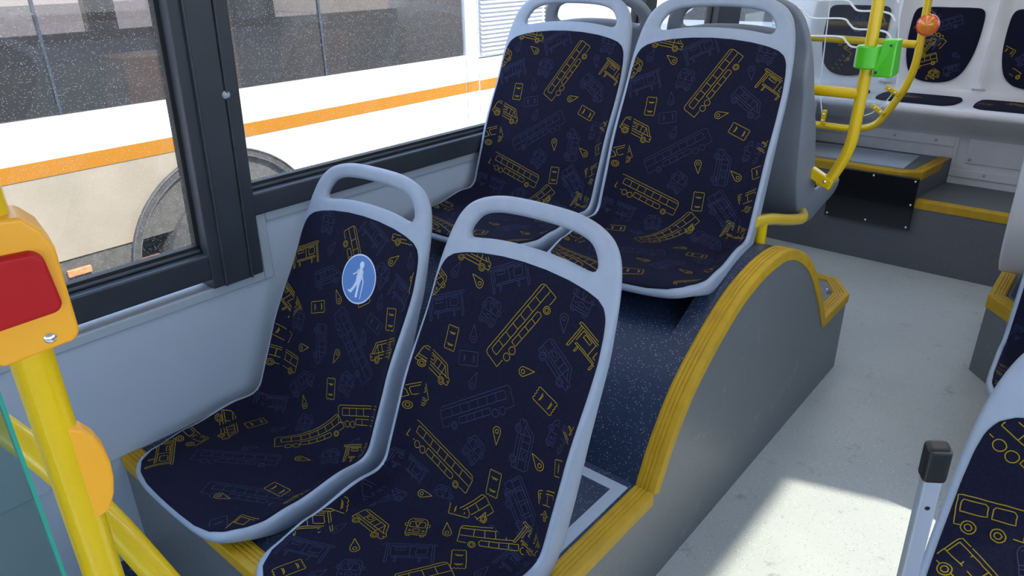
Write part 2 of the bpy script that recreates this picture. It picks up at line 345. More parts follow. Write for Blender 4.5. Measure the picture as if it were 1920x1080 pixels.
# ------------------------------------------------------------------ seat surface helpers
def inset(P, d):
    """offset a closed loop inwards by d (outwards when negative)"""
    n = len(P); area = sum(P[i - 1][0] * P[i][1] - P[i][0] * P[i - 1][1] for i in range(n)); sg = 1 if area > 0 else -1
    out = []
    for i in range(n):
        a, b = P[i - 1], P[(i + 1) % n]; dx, dy = b[0] - a[0], b[1] - a[1]; L = math.hypot(dx, dy) + 1e-9
        out.append((P[i][0] - dy / L * d * sg, P[i][1] + dx / L * d * sg))
    return out
def inside(p, P):
    x, y = p; c = False; j = len(P) - 1
    for i in range(len(P)):
        if (P[i][1] > y) != (P[j][1] > y) and x < (P[j][0] - P[i][0]) * (y - P[i][1]) / (P[j][1] - P[i][1]) + P[i][0]: c = not c
        j = i
    return c
def cdt(loops, hole, grid, gap):
    """triangulate the area inside loops[0] (minus the hole loop) with extra offset loops and grid points"""
    pts = []; edges = []
    for lp in loops + (hole or []):
        k = len(pts); pts += lp; edges += [(k + i, k + (i + 1) % len(lp)) for i in range(len(lp))]
    outer = loops[0]; inner = loops[-1]; hz = hole[0] if hole else None; hzo = hole[-1] if hole else None
    us = [p[0] for p in outer]; ss = [p[1] for p in outer]
    iu = inset(inner, gap * .5); io = inset(hzo, -gap * .5) if hole else None
    y = min(ss) + grid * .7
    while y < max(ss):
        x = min(us)
        while x < max(us):
            if inside((x, y), iu) and not (io and inside((x, y), io)): pts.append((x, y))
            x += grid
        y += grid
    v, e, f, *_ = geometry.delaunay_2d_cdt([Vector(p) for p in pts], edges, [], 0, 1e-6)
    v = [tuple(p) for p in v]; F = []
    for t in f:
        c = (sum(v[i][0] for i in t) / len(t), sum(v[i][1] for i in t) / len(t))
        if inside(c, outer) and not (hz and inside(c, hz)): F.append(tuple(t))
    return v, F
BK = [(0, .012), (.14, .012), (.3, .022), (.6, .036), (.95, .034), (1.08, .016)]
BKD = [(0, .012), (.14, .014), (.25, .045), (.6, .085), (.95, .040), (1.08, .016)]
def shell_mesh(name, bk, m):
    loops = [OUTLINE] + [inset(OUTLINE, d) for d in (.0015, .005, .010, .016)]
    holes = [HOLE] + [inset(HOLE, -d) for d in (.0015, .004, .008)]
    v, F = cdt(loops, holes, .022, .014)
    used = sorted({i for f in F for i in f}); mp = {k: i for i, k in enumerate(used)}
    v = [v[i] for i in used]; F = [tuple(mp[i] for i in f) for f in F]
    d = [min(segdist(p, OUTLINE), segdist(p, HOLE)) for p in v]
    fr = [P3(u, s, flange(u, s) + rnd(q)) for (u, s), q in zip(v, d)]
    def back(u, s, q):
        b = lerp_tab(bk, s); x = 1 - min(q / .012, 1)
        k = max(0, 1 - max(0, q - .02) / .03)            # the skirt is deep at the edge only on the front-facing side
        t = math.sqrt(max(0, 1 - x * x)); return flange(u, s) * (1 - t) - b * t
    n = len(v); verts = list(fr); bi = {}
    for i in range(n):
        if d[i] < 2e-4: bi[i] = i
        else: bi[i] = len(verts); verts.append(P3(*v[i], back(*v[i], d[i])))
    faces = list(F) + [tuple(bi[i] for i in f[::-1]) for f in F]
    me = bpy.data.meshes.new(name); me.from_pydata(verts, [], faces); me.materials.append(M[m])
    bm = bmesh.new(); bm.from_mesh(me); bmesh.ops.recalc_face_normals(bm, faces=bm.faces); bm.to_mesh(me); bm.free()
    for p in me.polygons: p.use_smooth = True
    return me
SSPLIT = .695
_hw = [(s, u) for u, s in OUT_R[1:]]
PADTOP = [(0, .1285), (.06, .1305), (.12, .137), (.165, .146), (.196, .156), (.215, .170), (.225, .19), (.230, .22)]
def _side(s): return lerp_tab(_hw, s) - .012
BACKPAD = PADTOP + [(_side(s), s) for s in [.27 + i * .04 for i in range(11)]] + [(.232, .694), (.228, SSPLIT + .005)]
BACKPAD = resample(BACKPAD + [(-u, s) for u, s in BACKPAD[::-1][:-1]], .010)
_lip = [(.2285, .96), (.224, 1.012), (.2125, 1.053), (.190, 1.085), (.157, 1.101), (.108, 1.109), (.05, 1.111), (0, 1.1115)]
SEATPAD = [(.228, SSPLIT - .005), (.232, SSPLIT + .004)] + [(_side(s), s) for s in [.73 + i * .04 for i in range(5)]] + _lip
SEATPAD = resample(SEATPAD + [(-u, s) for u, s in SEATPAD[::-1][1:]], .010)
PH = .0055
def padn(u, s, q, edge=.009):
    x = 1 - min(q / edge, 1); return flange(u, s) + RF + PH * math.sqrt(max(0, 1 - x * x)) - .0035 * (1 if q < 1e-4 else 0)

# ---- thread motifs: polylines in metres, x right, y up
def circ(x, y, r, n=12): return [(x + r * math.cos(2 * math.pi * i / n), y + r * math.sin(2 * math.pi * i / n)) for i in range(n + 1)]
def rect(x0, y0, x1, y1): return [(x0, y0), (x1, y0), (x1, y1), (x0, y1), (x0, y0)]
def m_long():
    L, H = .105, .026; o = [[(-L, -H * .75), (-L, H * .8), (-L + .005, H), (L - .006, H), (L, H * .7), (L, -H * .75), (L - .022, -H * .75)], [(-L, -H * .75), (-L + .022, -H * .75)],
        [(-L + .016, 0), (-L + .016, H * .72), (L - .003, H * .72)], [(-L + .016, 0), (L - .002, 0)], [(-L + .066, -H * .3), (L - .050, -H * .3), (L - .050, -H * .85), (-L + .066, -H * .85), (-L + .066, -H * .3)]]
    for i in range(1, 7): x = -L + .016 + i * .0265; o.append([(x, 0), (x, H * .72)])
    for i in range(1, 4): x = -L + .066 + i * .0235; o.append([(x, -H * .3), (x, -H * .85)])
    for x in (-L + .034, -L + .054, L - .034): o += [circ(x, -H * .85, .0085), circ(x, -H * .85, .0052, 10)][:2 if x > 0 else 1]
    return o
def m_bus():
    L, H = .055, .026; o = [[(-L, -H * .8), (-L, H), (L - .003, H), (L, H * .6), (L, -H * .8), (L - .012, -H * .8)], [(-L, -H * .8), (-L + .012, -H * .8)], [(-L + .03, -H * .8), (L - .03, -H * .8)],
        [(-L, -.002), (L, -.002)], [(-L + .004, H * .75), (L - .003, H * .75)], [(-L + .004, H * .75), (-L + .004, -.002)]]
    for i in range(1, 4): o.append([(-L + i * .027, -.002), (-L + i * .027, H * .75)])
    for x in (-L + .021, L - .021): o += [circ(x, -H * .85, .009), circ(x, -H * .85, .005, 10)]
    return o
def m_van():
    L, H = .052, .024; o = [[(-L, -H * .7), (-L, H * .7), (-L + .006, H), (L - .026, H), (L - .008, .002), (L, -.002), (L, -H * .7), (L - .012, -H * .7)], [(-L + .026, -H * .7), (L - .03, -H * .7)], [(-L, -H * .7), (-L + .008, -H * .7)],
        [(-L, -.003), (L - .008, -.001)], [(L - .03, H * .7), (L - .014, 0)], [(L - .03, H * .7), (L - .03, -H * .6)], [(-L + .004, H * .72), (L - .028, H * .72)], [(-L, -H * .35), (L - .03, -H * .35)]]
    for x in (-.03, -.008, .008): o.append([(x, H * .72), (x, -.003)])
    o += [rect(-.026, .004, -.013, .013), circ(L - .004, -.008, .002, 6)]
    for x in (-L + .017, L - .021): o += [circ(x, -H * .75, .0085), circ(x, -H * .75, .0048, 10)]
    return o
def m_box():
    L, H = .042, .024; o = [[(L, -H * .8), (L, H), (-L, H), (-L, -H * .8), (-L + .008, -H * .8)], [(L, -H * .8), (L - .012, -H * .8)], rect(-L + .005, 0, -.004, H * .75), rect(.002, 0, L - .012, H * .75)]
    for x in (-L + .018, .012): o += [circ(x, -H * .85, .0095), circ(x, -H * .85, .005, 10)]
    return o
def m_front():
    W, H = .022, .027; o = [[(-W, -H), (-W, H * .7), (-W * .7, H), (W * .7, H), (W, H * .7), (W, -H), (-W, -H)], rect(-W * .8, -.002, W * .8, H * .6), [(-W * .5, H * .8), (W * .5, H * .8)], [(0, -.002), (W * .25, H * .6)], [(0, -.002), (-W * .3, H * .5)],
        rect(-W * .35, -H * .6, W * .35, -H * .3), circ(-W * .68, -H * .5, .003, 7), circ(W * .68, -H * .5, .003, 7), [(-W, H * .4), (-W - .006, H * .4), (-W - .006, -.001), (-W, -.001)], [(W, H * .4), (W + .006, H * .4), (W + .006, -.001), (W, -.001)],
        [(-W * .9, -H), (-W * .9, -H - .005), (-W * .5, -H - .005), (-W * .5, -H)], [(W * .9, -H), (W * .9, -H - .005), (W * .5, -H - .005), (W * .5, -H)], [(-W * .9, -H * .8), (W * .9, -H * .8)]]
    return o
def m_ticket():
    L, W = .0255, .0155; e = [(L + (.0028 if i % 2 else 0), -W + i * 2 * W / 8) for i in range(9)]
    o = [e, [(-x, y) for x, y in e], [(-L, W), (L, W)], [(-L, -W), (L, -W)]]
    for x in (-.013, .014): o += [[(x, -W * .6), (x + .001, 0), (x, W * .6)], [(x + .003, -W * .4), (x + .003, W * .45)]]
    return o
def m_pin():
    pts = [(-.021, 0)] + [(.009 + .0105 * math.cos(a), .0105 * math.sin(a)) for a in [R(125 - i * 25) for i in range(11)]] + [(-.021, 0)]
    return [[(-x, y) for x, y in pts], circ(-.009, 0, .0048, 10)]
def m_shelter():
    o = [rect(-.058, .022, .058, .027), rect(-.050, -.030, -.045, .022), rect(.045, -.030, .050, .022), rect(-.038, -.014, .040, -.010), [(-.04, .018), (-.04, -.008)], [(-.04, .018), (.04, .018)], rect(.012, -.004, .036, .014), [(0, .018), (0, -.010)], rect(-.032, .008, -.010, .015)]
    for x in (-.030, .020): o.append(rect(x, -.028, x + .004, -.014))
    return o
MOT = dict(long=m_long(), bus=m_bus(), van=m_van(), box=m_box(), front=m_front(), ticket=m_ticket(), pin=m_pin(), shelter=m_shelter())

def pad_mesh(name, loop, pats):
    loops = [loop] + [inset(loop, d) for d in (.0012, .004, .009)]
    v, F = cdt(loops, None, .016, .010)
    used = sorted({i for f in F for i in f}); mp = {k: i for i, k in enumerate(used)}
    v = [v[i] for i in used]; F = [tuple(mp[i] for i in f) for f in F]
    d = [segdist(p, loop) for p in v]
    verts = [P3(u, s, padn(u, s, q)) for (u, s), q in zip(v, d)]; faces = list(F); mi = [0] * len(F)
    # a skirt down into the shell so the pad is a solid upholstered layer
    n0 = len(v)
    rim = [i for i in range(n0) if d[i] < 1e-4]; low = {}
    for i in rim: low[i] = len(verts); u, s = v[i]; verts.append(P3(u, s, flange(u, s) + .002))
    cnt = {}
    for f in F:
        for a, b in zip(f, f[1:] + f[:1]): cnt[(min(a, b), max(a, b))] = cnt.get((min(a, b), max(a, b)), 0) + 1
    for (a, b), c in cnt.items():
        if c == 1 and a in low and b in low: faces.append((a, b, low[b], low[a])); mi.append(0)
    clip = inset(loop, .003); nbase = len(faces)
    rs = random.Random(hash(len(pats)) & 7)
    for kind, col, cu, cs, ang, mir in pats:
        ca, sa = math.cos(R(ang)), math.sin(R(ang)); hw = .00074 if col == 'Y' else .0006
        for pl in MOT[kind]:
            q = []
            for x, y in pl:
                if mir: y = -y
                q.append((cu + x * ca - y * sa, cs - (x * sa + y * ca)))
            L = sum(math.hypot(b[0] - a[0], b[1] - a[1]) for a, b in zip(q, q[1:]))
            if L < 1e-4: continue
            st = resample(q, .0045 if len(q) > 6 else .007, False)
            # a slightly uneven, stitched line
            st = [(x + rs.uniform(-1, 1) * .00035, y + rs.uniform(-1, 1) * .00035) for x, y in st]
            run = []
            def flush(run):
                if len(run) < 2: return
                k = len(verts)
                for i, (x, y) in enumerate(run):
                    a = run[max(i - 1, 0)]; b = run[min(i + 1, len(run) - 1)]; dx, dy = b[0] - a[0], b[1] - a[1]; l = math.hypot(dx, dy) + 1e-9
                    nx, ny = -dy / l * hw, dx / l * hw
                    for sgn in (-1, 1):
                        u, s = x + nx * sgn, y + ny * sgn
                        verts.append(P3(u, s, flange(u, s) + RF + PH + .0006))
                for i in range(len(run) - 1):
                    faces.append((k + 2 * i, k + 2 * i + 1, k + 2 * i + 3, k + 2 * i + 2)); mi.append(1 if col == 'Y' else 2)
            for p in st:
                if inside(p, clip): run.append(p)
                else: flush(run); run = []
            flush(run)
    me = bpy.data.meshes.new(name); me.from_pydata(verts, [], faces)
    for m in ('fabric', 'thread_y', 'thread_f'): me.materials.append(M[m])
    for p, i in zip(me.polygons, mi): p.material_index = i; p.use_smooth = i == 0
    return me
SHELL = shell_mesh('shell', BK, 'shell'); SHELL_D = shell_mesh('shell', BKD, 'shell_dark'); SHELL_W = shell_mesh('shell', BKD, 'shell_white')
BP_A = pad_mesh('back_pad', BACKPAD, PAT_A); SP_A = pad_mesh('seat_pad', SEATPAD, PAT_A)
SP_D = pad_mesh('seat_pad', SEATPAD, PAT_D)
BP_B = pad_mesh('back_pad', BACKPAD, PAT_B); SP_B = pad_mesh('seat_pad', SEATPAD, PAT_B)
PAT_E = [('long', 'Y', -.130, .215, -28, 0), ('box', 'Y', -.185, .305, 8, 0), ('bus', 'Y', -.175, .395, -30, 0), ('van', 'F', -.09, .330, 20, 0), ('ticket', 'F', -.06, .42, 60, 0), ('pin', 'Y', -.02, .30, 40, 0), ('long', 'F', -.10, .50, 30, 0), ('shelter', 'Y', .06, .20, 15, 0), ('front', 'F', .05, .35, 0, 0), ('van', 'Y', .1, .45, -20, 0)]
BP_E = pad_mesh('back_pad', BACKPAD, PAT_E)

def seat(o, tilt, yaw, label, group=None, back=BP_A, pad=SP_A, sh=SHELL, flip=0):
    """one moulded seat: shell, back pad, seat pad and the bracket underneath"""
    c = Vector((0, .5, 0)); Rz = Matrix.Rotation(R(yaw), 4, 'Z'); Rx = Matrix.Rotation(R(tilt), 4, 'X')
    mtx = Matrix.Translation(Vector(o)) @ Rx @ Matrix.Translation(c) @ Rz @ Matrix.Translation(-c)
    if flip: mtx = Matrix.Translation(Vector(o)) @ Matrix.Rotation(R(180), 4, 'Z') @ Rx
    t = link('bus_seat', None); t.matrix_world = mtx; tag(t, label, 'seat', group)
    link('shell', sh, t); link('back_pad', back, t); link('seat_pad', pad, t)
    return t


# ------------------------------------------------------------------ setting: floor, walls, ceiling
def XL(z): return -1.76 + .066 * max(0, z - .69)
b = MB(); b.box(-1.9, .85, .52, 4.8, -.06, 0); tag(b.build('floor', 'vinyl_floor'), kind='structure')
b = MB(); b.box(-.66, .85, -3, .52, -.06, 0); tag(b.build('floor', 'vinyl_floor'), kind='structure')
b = MB(); b.box(-1.9, -.66, -3, .52, -.06, 0); tag(b.build('floor', 'vinyl_dark'), kind='structure')
b = MB(); b.box(-1.9, .95, -3.1, 4.9, 2.3, 2.36); tag(b.build('ceiling', 'ceil'), kind='structure')
# left wall below the windows, stepped at the big pillar
b = MB()
out = [(-3, 0), (4.8, 0), (4.8, .83), (.972, .83), (.972, .665), (-3, .665)]
b.prism([(-1.76, y, z) for y, z in out], (-.06, 0, 0))
wl = tag(b.build('wall_left', 'panel'), kind='structure')
b = MB()     # moulding that follows the stepped edge of the panel
def band(yz, wd, x0, x1):
    for i in range(len(yz) - 1):
        (y0, z0), (y1, z1) = yz[i], yz[i + 1]
        if abs(z1 - z0) < 1e-6: b.box(x0, x1, min(y0, y1), max(y0, y1) , z0 - wd, z0)
        else: b.box(x0, x1, y0, y0 + wd, min(z0, z1) - wd, max(z0, z1))
band([(-3, .665), (.975, .665)], .030, -1.765, -1.752); band([(.975, .665), (.975, .83)], .030, -1.765, -1.752); band([(1.005, .83), (4.8, .83)], .030, -1.765, -1.752)
b.build('panel_molding', 'molding', wl, bevel=.005)
b = MB(); b.box(-1.768, -1.757, -3, .30, .505, .513); b.box(-1.768, -1.757, -3, 4.8, .30, .304)
b.build('panel_seam', 'molding', wl)
b = MB(); b.box(-1.9, -1.72, -3, 4.8, 1.95, 2.3); b.box(-1.9, -1.66, -3, 4.8, 2.18, 2.3); tag(b.build('trim_1', 'ceil', bevel=.02), kind='structure')
def slab(y0, y1, z0, z1, t0, t1):
    """box that follows the slightly inward-leaning window plane; t = offset into the room"""
    p = lambda y, z, t: (XL(z) + t, y, z)
    vs = [p(y, z, t) for t in (t0, t1) for y in (y0, y1) for z in (z0, z1)]
    b.add(vs, [(0, 1, 3, 2), (4, 6, 7, 5), (0, 4, 5, 1), (2, 3, 7, 6), (0, 2, 6, 4), (1, 5, 7, 3)])
WIN = [(-2.9, .818, .69, .775, 0, .148), (.966, 2.90, .83, .905, 0, .09), (2.99, 3.62, .83, .905, 0, .26), (3.88, 4.70, .83, .905, 0, .10)]
for k, (y0, y1, zr, zg, _, pw) in enumerate(WIN):
    b = MB(); slab(y0, y1, zg - .01, 1.97, -.035, -.030); wn = b.build('window_%d' % (k + 1), 'glass'); tag(wn, kind='structure')
    b = MB(); slab(y0 - .01, y1 + .01, zr, zg - .012, -.06, .014); slab(y0, y1, zg - .012, zg, -.045, -.012); b.build('window_rail', 'frame', wn, bevel=.010, seg=3)
    b = MB(); slab(y0, y1, zg, zg + .008, -.045, -.02); slab(y0, y0 + .010, zg, 1.95, -.045, -.02); slab(y1 - .010, y1, zg, 1.95, -.045, -.02); b.build('rubber_seal', 'rubber', wn)
    b = MB()
    z0 = .665 if k == 0 else .83
    slab(y1, y1 + pw, z0, 1.97, -.06, .018)
    if k == 0:
        slab(y1 + .030, y1 + .036, z0, 1.97, .016, .030); slab(y1 + .105, y1 + .111, z0, 1.97, .016, .030); slab(y1 + .036, y1 + .105, z0, 1.97, .016, .024)
    pl = b.build('window_pillar', 'frame', wn, bevel=.006, seg=3)
    if k == 0:
        b = MB(); b.lathe((XL(1.16) + .022, .925, 1.16), (1, 0, .066), [(.0, .010), (.006, .009), (.010, .005), (.011, -.002)]); b.build('pillar_bolt', 'molding', pl)
# unseen ceiling panels, added to brighten the rear of the bus
for k, (x, y) in enumerate(((-.95, 1.6), (-.15, 1.6), (-.95, 3.4), (-.15, 3.4))):
    t = thing('ceiling_lamp', ['LED ceiling strip over the left-hand seats, nearer the camera', 'LED ceiling strip over the right-hand seats, nearer the camera', 'LED ceiling strip over the left-hand seats, nearer the rear bench', 'LED ceiling strip over the right-hand seats, nearer the rear bench'][k], 'lamp', (x, y, 2.3), 'ceiling lamps of the bus')
    b = MB(); b.box(-.09, .09, -.75, .75, -.025, 0); b.build('housing', 'ceil', t, bevel=.005)
    b = MB(); b.box(-.07, .07, -.73, .73, -.030, -.0255); b.build('diffuser', 'led', t)
# right wall, windscreen end, rear end
b = MB(); b.box(.78, .86, -3, 4.8, 0, .85); b.box(.78, .86, -3, 4.8, 1.84, 2.3); b.box(.78, .86, 2.33, 4.8, .85, 1.84); b.box(.78, .86, -3, -2.9, .85, 1.84)
tag(b.build('wall_right', 'panel'), kind='structure')
b = MB(); b.box(.815, .820, -2.9, 2.33, .85, 1.84); wn = b.build('window_5', 'glass2'); tag(wn, kind='structure')
b = MB(); b.box(.79, .84, -2.9, 2.33, .85, .89); b.box(.79, .84, 2.30, 2.33, .89, 1.84); b.box(.79, .84, -2.9, 2.33, 1.81, 1.84); b.build('window_frame', 'frame', wn)
b = MB(); b.box(-1.9, .86, -3.1, -3, -.06, .7); b.box(-1.9, .86, -3.1, -3, 2.1, 2.3); tag(b.build('wall_front', 'panel'), kind='structure')
b = MB(); b.box(-1.85, .80, -3.06, -3.05, .7, 2.1); tag(b.build('window_6', 'glass2'), kind='structure')
b = MB(); b.box(-1.9, .86, 4.8, 4.9, 0, 1.5); b.box(-1.9, .86, 4.8, 4.9, 2.05, 2.3); b.box(-1.9, -1.7, 4.8, 4.9, 1.5, 2.05); b.box(.6, .86, 4.8, 4.9, 1.5, 2.05); tag(b.build('wall_rear', 'white'), kind='structure')
b = MB(); b.box(-1.7, .6, 4.84, 4.85, 1.5, 2.05); tag(b.build('window_7', 'glass2'), kind='structure')
# bus outside skin below the windows (it shades and reflects)
b = MB(); b.box(-1.93, -1.83, -3.1, 4.9, -.6, .66); tag(b.build('trim_2', 'buspaint'), kind='structure')

# ------------------------------------------------------------------ wheel-arch platform with yellow nosing
def nosing(name, path, up, outv, parent, w=.046, h=.030, m='nosing'):
    """ribbed edge strip swept along path; up/outv: per-point vectors"""
    prof = [(0.004, -h), (.0045, .001), (.003, .0045)]           # (out, up)
    for i in range(4):
        x = -.006 - i * .010; prof += [(x, .0048), (x - .006, .0048), (x - .0072, .0026), (x - .0088, .0026)]
    prof += [(-w, .0045), (-w - .003, .0), (-w, -.002), (0, -.002), (0, -h)]
    n = len(prof); vs = []; fs = []
    for p, u, o_ in zip(path, up, outv):
        p, u, o_ = Vector(p), Vector(u), Vector(o_)
        vs += [p + o_ * a + u * c for a, c in prof]
    for i in range(len(path) - 1):
        for j in range(n):
            k = (j + 1) % n; fs.append((i * n + j, i * n + k, (i + 1) * n + k, (i + 1) * n + j))
    fs += [tuple(range(n))[::-1], tuple((len(path) - 1) * n + i for i in range(n))]
    b = MB(); b.add(vs, fs); return b.build(name, m, parent)
PX = -.634
ARCH = [(1.237, .300), (1.262, .350), (1.297, .411), (1.372, .506), (1.466, .580), (1.569, .641), (1.653, .676), (1.747, .698), (1.833, .705), (1.925, .699), (2.026, .664), (2.14, .594), (2.235, .504), (2.318, .404), (2.391, .303)]
ARCHS = resample(catmull(ARCH, False, 8), .03, False)
plat = thing('wheel_arch_platform', 'grey speckled raised seat platform with rounded wheel arch and yellow nosing, left of aisle', 'platform', (-1.2, 1.5, 0))
def loc(o):   # keep world placement while parented to an Empty that stands elsewhere
    o.location = Vector(o.location) - o.parent.location; return o
b = MB()
side = [(.50, 0), (.50, .30)] + ARCHS + [(2.64, .303), (2.64, 0)]
n = len(side); XM = -.742
def slabx(sd, xa, xb):
    k = len(b.v); b.cur = 1; b.add([(xa, y, z) for y, z in sd] + [(xb, y, z) for y, z in sd], [tuple(range(n)), tuple(range(n, 2 * n))[::-1]])
    for i in range(n - 1):
        b.f.append([k + i, k + i + 1, k + n + i + 1, k + n + i]); b.m.append(1 if i in (0, n - 2) else 0); b.sm.append(2 <= i < n - 3)
slabx(side, PX, XM); slabx([(y, min(z, .595)) for y, z in side], XM, -1.76)
b.cur = 1; tail = [(PX, 2.64), (-.715, 2.765), (-1.76, 2.765), (-1.76, 2.64)]
b.prism([(x, y, 0) for x, y in tail], (0, 0, .303))
body = loc(b.build('platform_body', ['vinyl_dark', 'vinyl_side'], plat))
upv = []; pth = [(PX, .50 + i * .05, .30) for i in range(15)] + [(PX, y, z) for y, z in ARCHS] ; 
def seg_norm(p):
    o = []
    for i in range(len(p)):
        a, c = Vector(p[max(i - 1, 0)]), Vector(p[min(i + 1, len(p) - 1)]); t = (c - a).normalized(); o.append((0, -t.z, t.y))
    return o
flat1 = [(PX, .50, .30), (PX, 1.232, .30)]
arc = [(PX, y, z) for y, z in ARCHS]
loc(nosing('nosing', flat1, [(0, 0, 1)] * 2, [(1, 0, 0)] * 2, plat))
loc(nosing('nosing', arc, seg_norm(arc), [(1, 0, 0)] * len(arc), plat, h=.026))
loc(nosing('nosing', [(PX, 2.380, .303), (PX, 2.645, .303), (-.715, 2.768, .303), (-1.2, 2.768, .303)], [(0, 0, 1)] * 4, [(1, 0, 0), Vector((1.02, .5, 0)), Vector((.5, 1.0, 0)), (0, 1, 0)], plat))
loc(nosing('nosing', [(-1.755, .50, .30), (PX - .055, .50, .30)], [(0, 0, 1)] * 2, [(0, -1, 0)] * 2, plat))
b = MB(); x0, x1, y0, y1, t = -1.13, -.690, .62, 1.215, .030
for r in ((x0, x1, y0, y0 + t), (x0, x1, y1 - t, y1), (x0, x0 + t, y0 + t, y1 - t), (x1 - t, x1, y0 + t, y1 - t)): b.box(*r, .30, .3025)
loc(b.build('hatch_frame', 'molding', plat))
b = MB(); b.box(-.70, -.682, 2.42, 2.60, .303, .3055); b.box(-1.1, -.70, 2.42, 2.70, .303, .3055); loc(b.build('top_panel', 'vinyl_side', plat))
def screw(p, ax, r, parent, m='steel', absolute=True):
    b = MB(); b.lathe(p, ax, [(0, r * .6), (r * .6, r * .5), (r, r * .1), (r, -.001)], 12)
    o = b.build('screw', m, parent)
    return loc(o) if absolute else o
for p in ((-.71, 2.46, .306), (-.71, 2.64, .306)): screw(p, (0, 0, 1), .005, plat)

# podium on the right side of the aisle
rp = thing('seat_podium', 'low grey speckled podium with yellow nosing at the right of the aisle', 'platform', (.2, 2.9, 0))
poly = [(-.23, 2.935), (-.10, 2.79), (.20, 2.46), (.78, 2.46), (.78, 3.5), (-.23, 3.5)]
b = MB(); b.cur = 1; b.prism([(x, y, 0) for x, y in poly], (0, 0, .31)); loc(b.build('podium_body', ['vinyl_dark', 'vinyl_side'], rp))
loc(nosing('nosing', [(-.23, 3.5, .31), (-.23, 2.935, .31), (.20, 2.46, .31)], [(0, 0, 1)] * 3, [(-1, 0, 0), (-1.0, -.42, 0), (-.74, -.67, 0)], rp, h=.045))
b = MB(); b.prism([(-.17, 2.98, .31), (-.06, 2.85, .31), (.25, 2.52, .31), (.7, 2.52, .31), (.7, 3.45, .31), (-.17, 3.45, .31)], (0, 0, .003)); loc(b.build('top_panel', 'vinyl_dark', rp))

# rear steps
rs = thing('rear_step', 'dark grey rear platform with two step levels and yellow nosings across the bus end', 'platform', (-.5, 4.0, 0))
b = MB(); b.box(-1.76, .78, 3.85, 4.296, 0, .347); loc(b.build('lower_step', 'vinyl_rear', rs))
hp = [(-1.76, 3.848), (-.787, 3.848), (-.71, 3.905), (-.66, 4.296), (-1.76, 4.296)]
b = MB(); b.prism([(x, y, .34) for x, y in hp], (0, 0, .135)); loc(b.build('upper_step', 'vinyl_rear', rs))
loc(nosing('nosing', [(-.70, 3.85, .347), (.78, 3.85, .347)], [(0, 0, 1)] * 2, [(0, -1, 0)] * 2, rs, h=.034))
loc(nosing('nosing', [(-1.755, 3.848, .475), (-.787, 3.848, .475), (-.71, 3.905, .475), (-.668, 4.28, .475)], [(0, 0, 1)] * 4, [(0, -1, 0), (.28, -1, 0), (.9, -.5, 0), (1, -.1, 0)], rs, h=.036))
b = MB(); x0, x1, y0, y1, t = -1.60, -.80, 3.93, 4.24, .014
for r in ((x0, x1, y0, y0 + t), (x0, x1, y1 - t, y1), (x0, x0 + t, y0 + t, y1 - t), (x1 - t, x1, y0 + t, y1 - t)): b.box(*r, .475, .479)
b.box(x0 + t, x1 - t, y0 + t, y1 - t, .475, .477)
loc(b.build('hatch_frame', 'molding', rs))
b = MB(); b.box(-1.110, -.700, 3.826, 3.850, .200, .462); pan = loc(b.build('access_panel', 'blackgloss', rs, bevel=.004))
for x, z in ((-1.095, .215), (-1.095, .447), (-.905, .447), (-.715, .447), (-.715, .33), (-.715, .215), (-.905, .215)): screw((x, 3.826, z), (0, -1, 0), .0055, rs)

# ------------------------------------------------------------------ seats
FR = 'moulded passenger seats with bus-pattern upholstery'
sL = seat((-1.4398, .4222, .2724), -1.29, .3, 'grey seat with the round blue walking-cane sticker on its back', FR, BP_B, SP_B)
sR = seat((-.8995, .4171, .2789), -.625, -.46, 'grey-framed front seat beside the stickered seat, over the yellow-edged platform', FR, BP_A, SP_D)
s2L = seat((-1.480, 1.385, .6241), .99, 4.5, 'higher patterned seat in the second row, next to the window', FR)
s2R = seat((-.973, 1.4121, .6241), .99, 5.9, 'higher patterned seat on top of the wheel arch, next to the aisle', FR)
s3R = seat((-1.00, 2.89, .612), 2.0, 0, 'grey rear-facing seat shell, back to back with the aisle seat above the wheel arch', FR, BP_A, SP_A, SHELL_D, 1)
s3L = seat((-1.50, 2.89, .612), 2.0, 0, 'rear-facing grey seat whose handle shows behind the second-row window seat', FR, BP_A, SP_A, SHELL_D, 1)
sN = seat((.173, .433, .291), -1.15, -2.46, 'close patterned seat cut off by the right edge of the picture, in the foreground', FR, BP_E, SP_A)
sM = seat((.115, 2.00, .29), -.6, 0, 'seat with a thin pale rim half hidden behind the foreground seat at the right', FR, BP_A, SP_A)
sW = seat((.01, 3.37, .36), 9, 0, 'glossy pale rear-facing seat shell standing on the right-hand podium', FR, BP_A, SP_A, SHELL_W, 1)
# supports below the seats
def bracket(t, z0, y=.30, w=.15):
    b = MB()
    b.box(-w, w, y - .16, y + .10, z0, .030); b.build('mounting_box', 'cushion_under', t, bevel=.01)
for t in (sL, sR): bracket(t, .021, .34, .12)
for t in (s2L, s2R): bracket(t, -.026, .36, .12)
def stand(t, zf):
    b = MB(); o = t.matrix_world.translation; sgn = -1 if abs(t.matrix_world.to_euler().z) > 2 else 1
    b.tube([(-.16, .30, .02), (.16, .30, .02)], .017); b.tube([(0, .30, .02), (0, .30, zf - o.z)], .022); b.build('pedestal', 'tube', t)
stand(sN, 0); stand(sM, 0); stand(sW, .31)

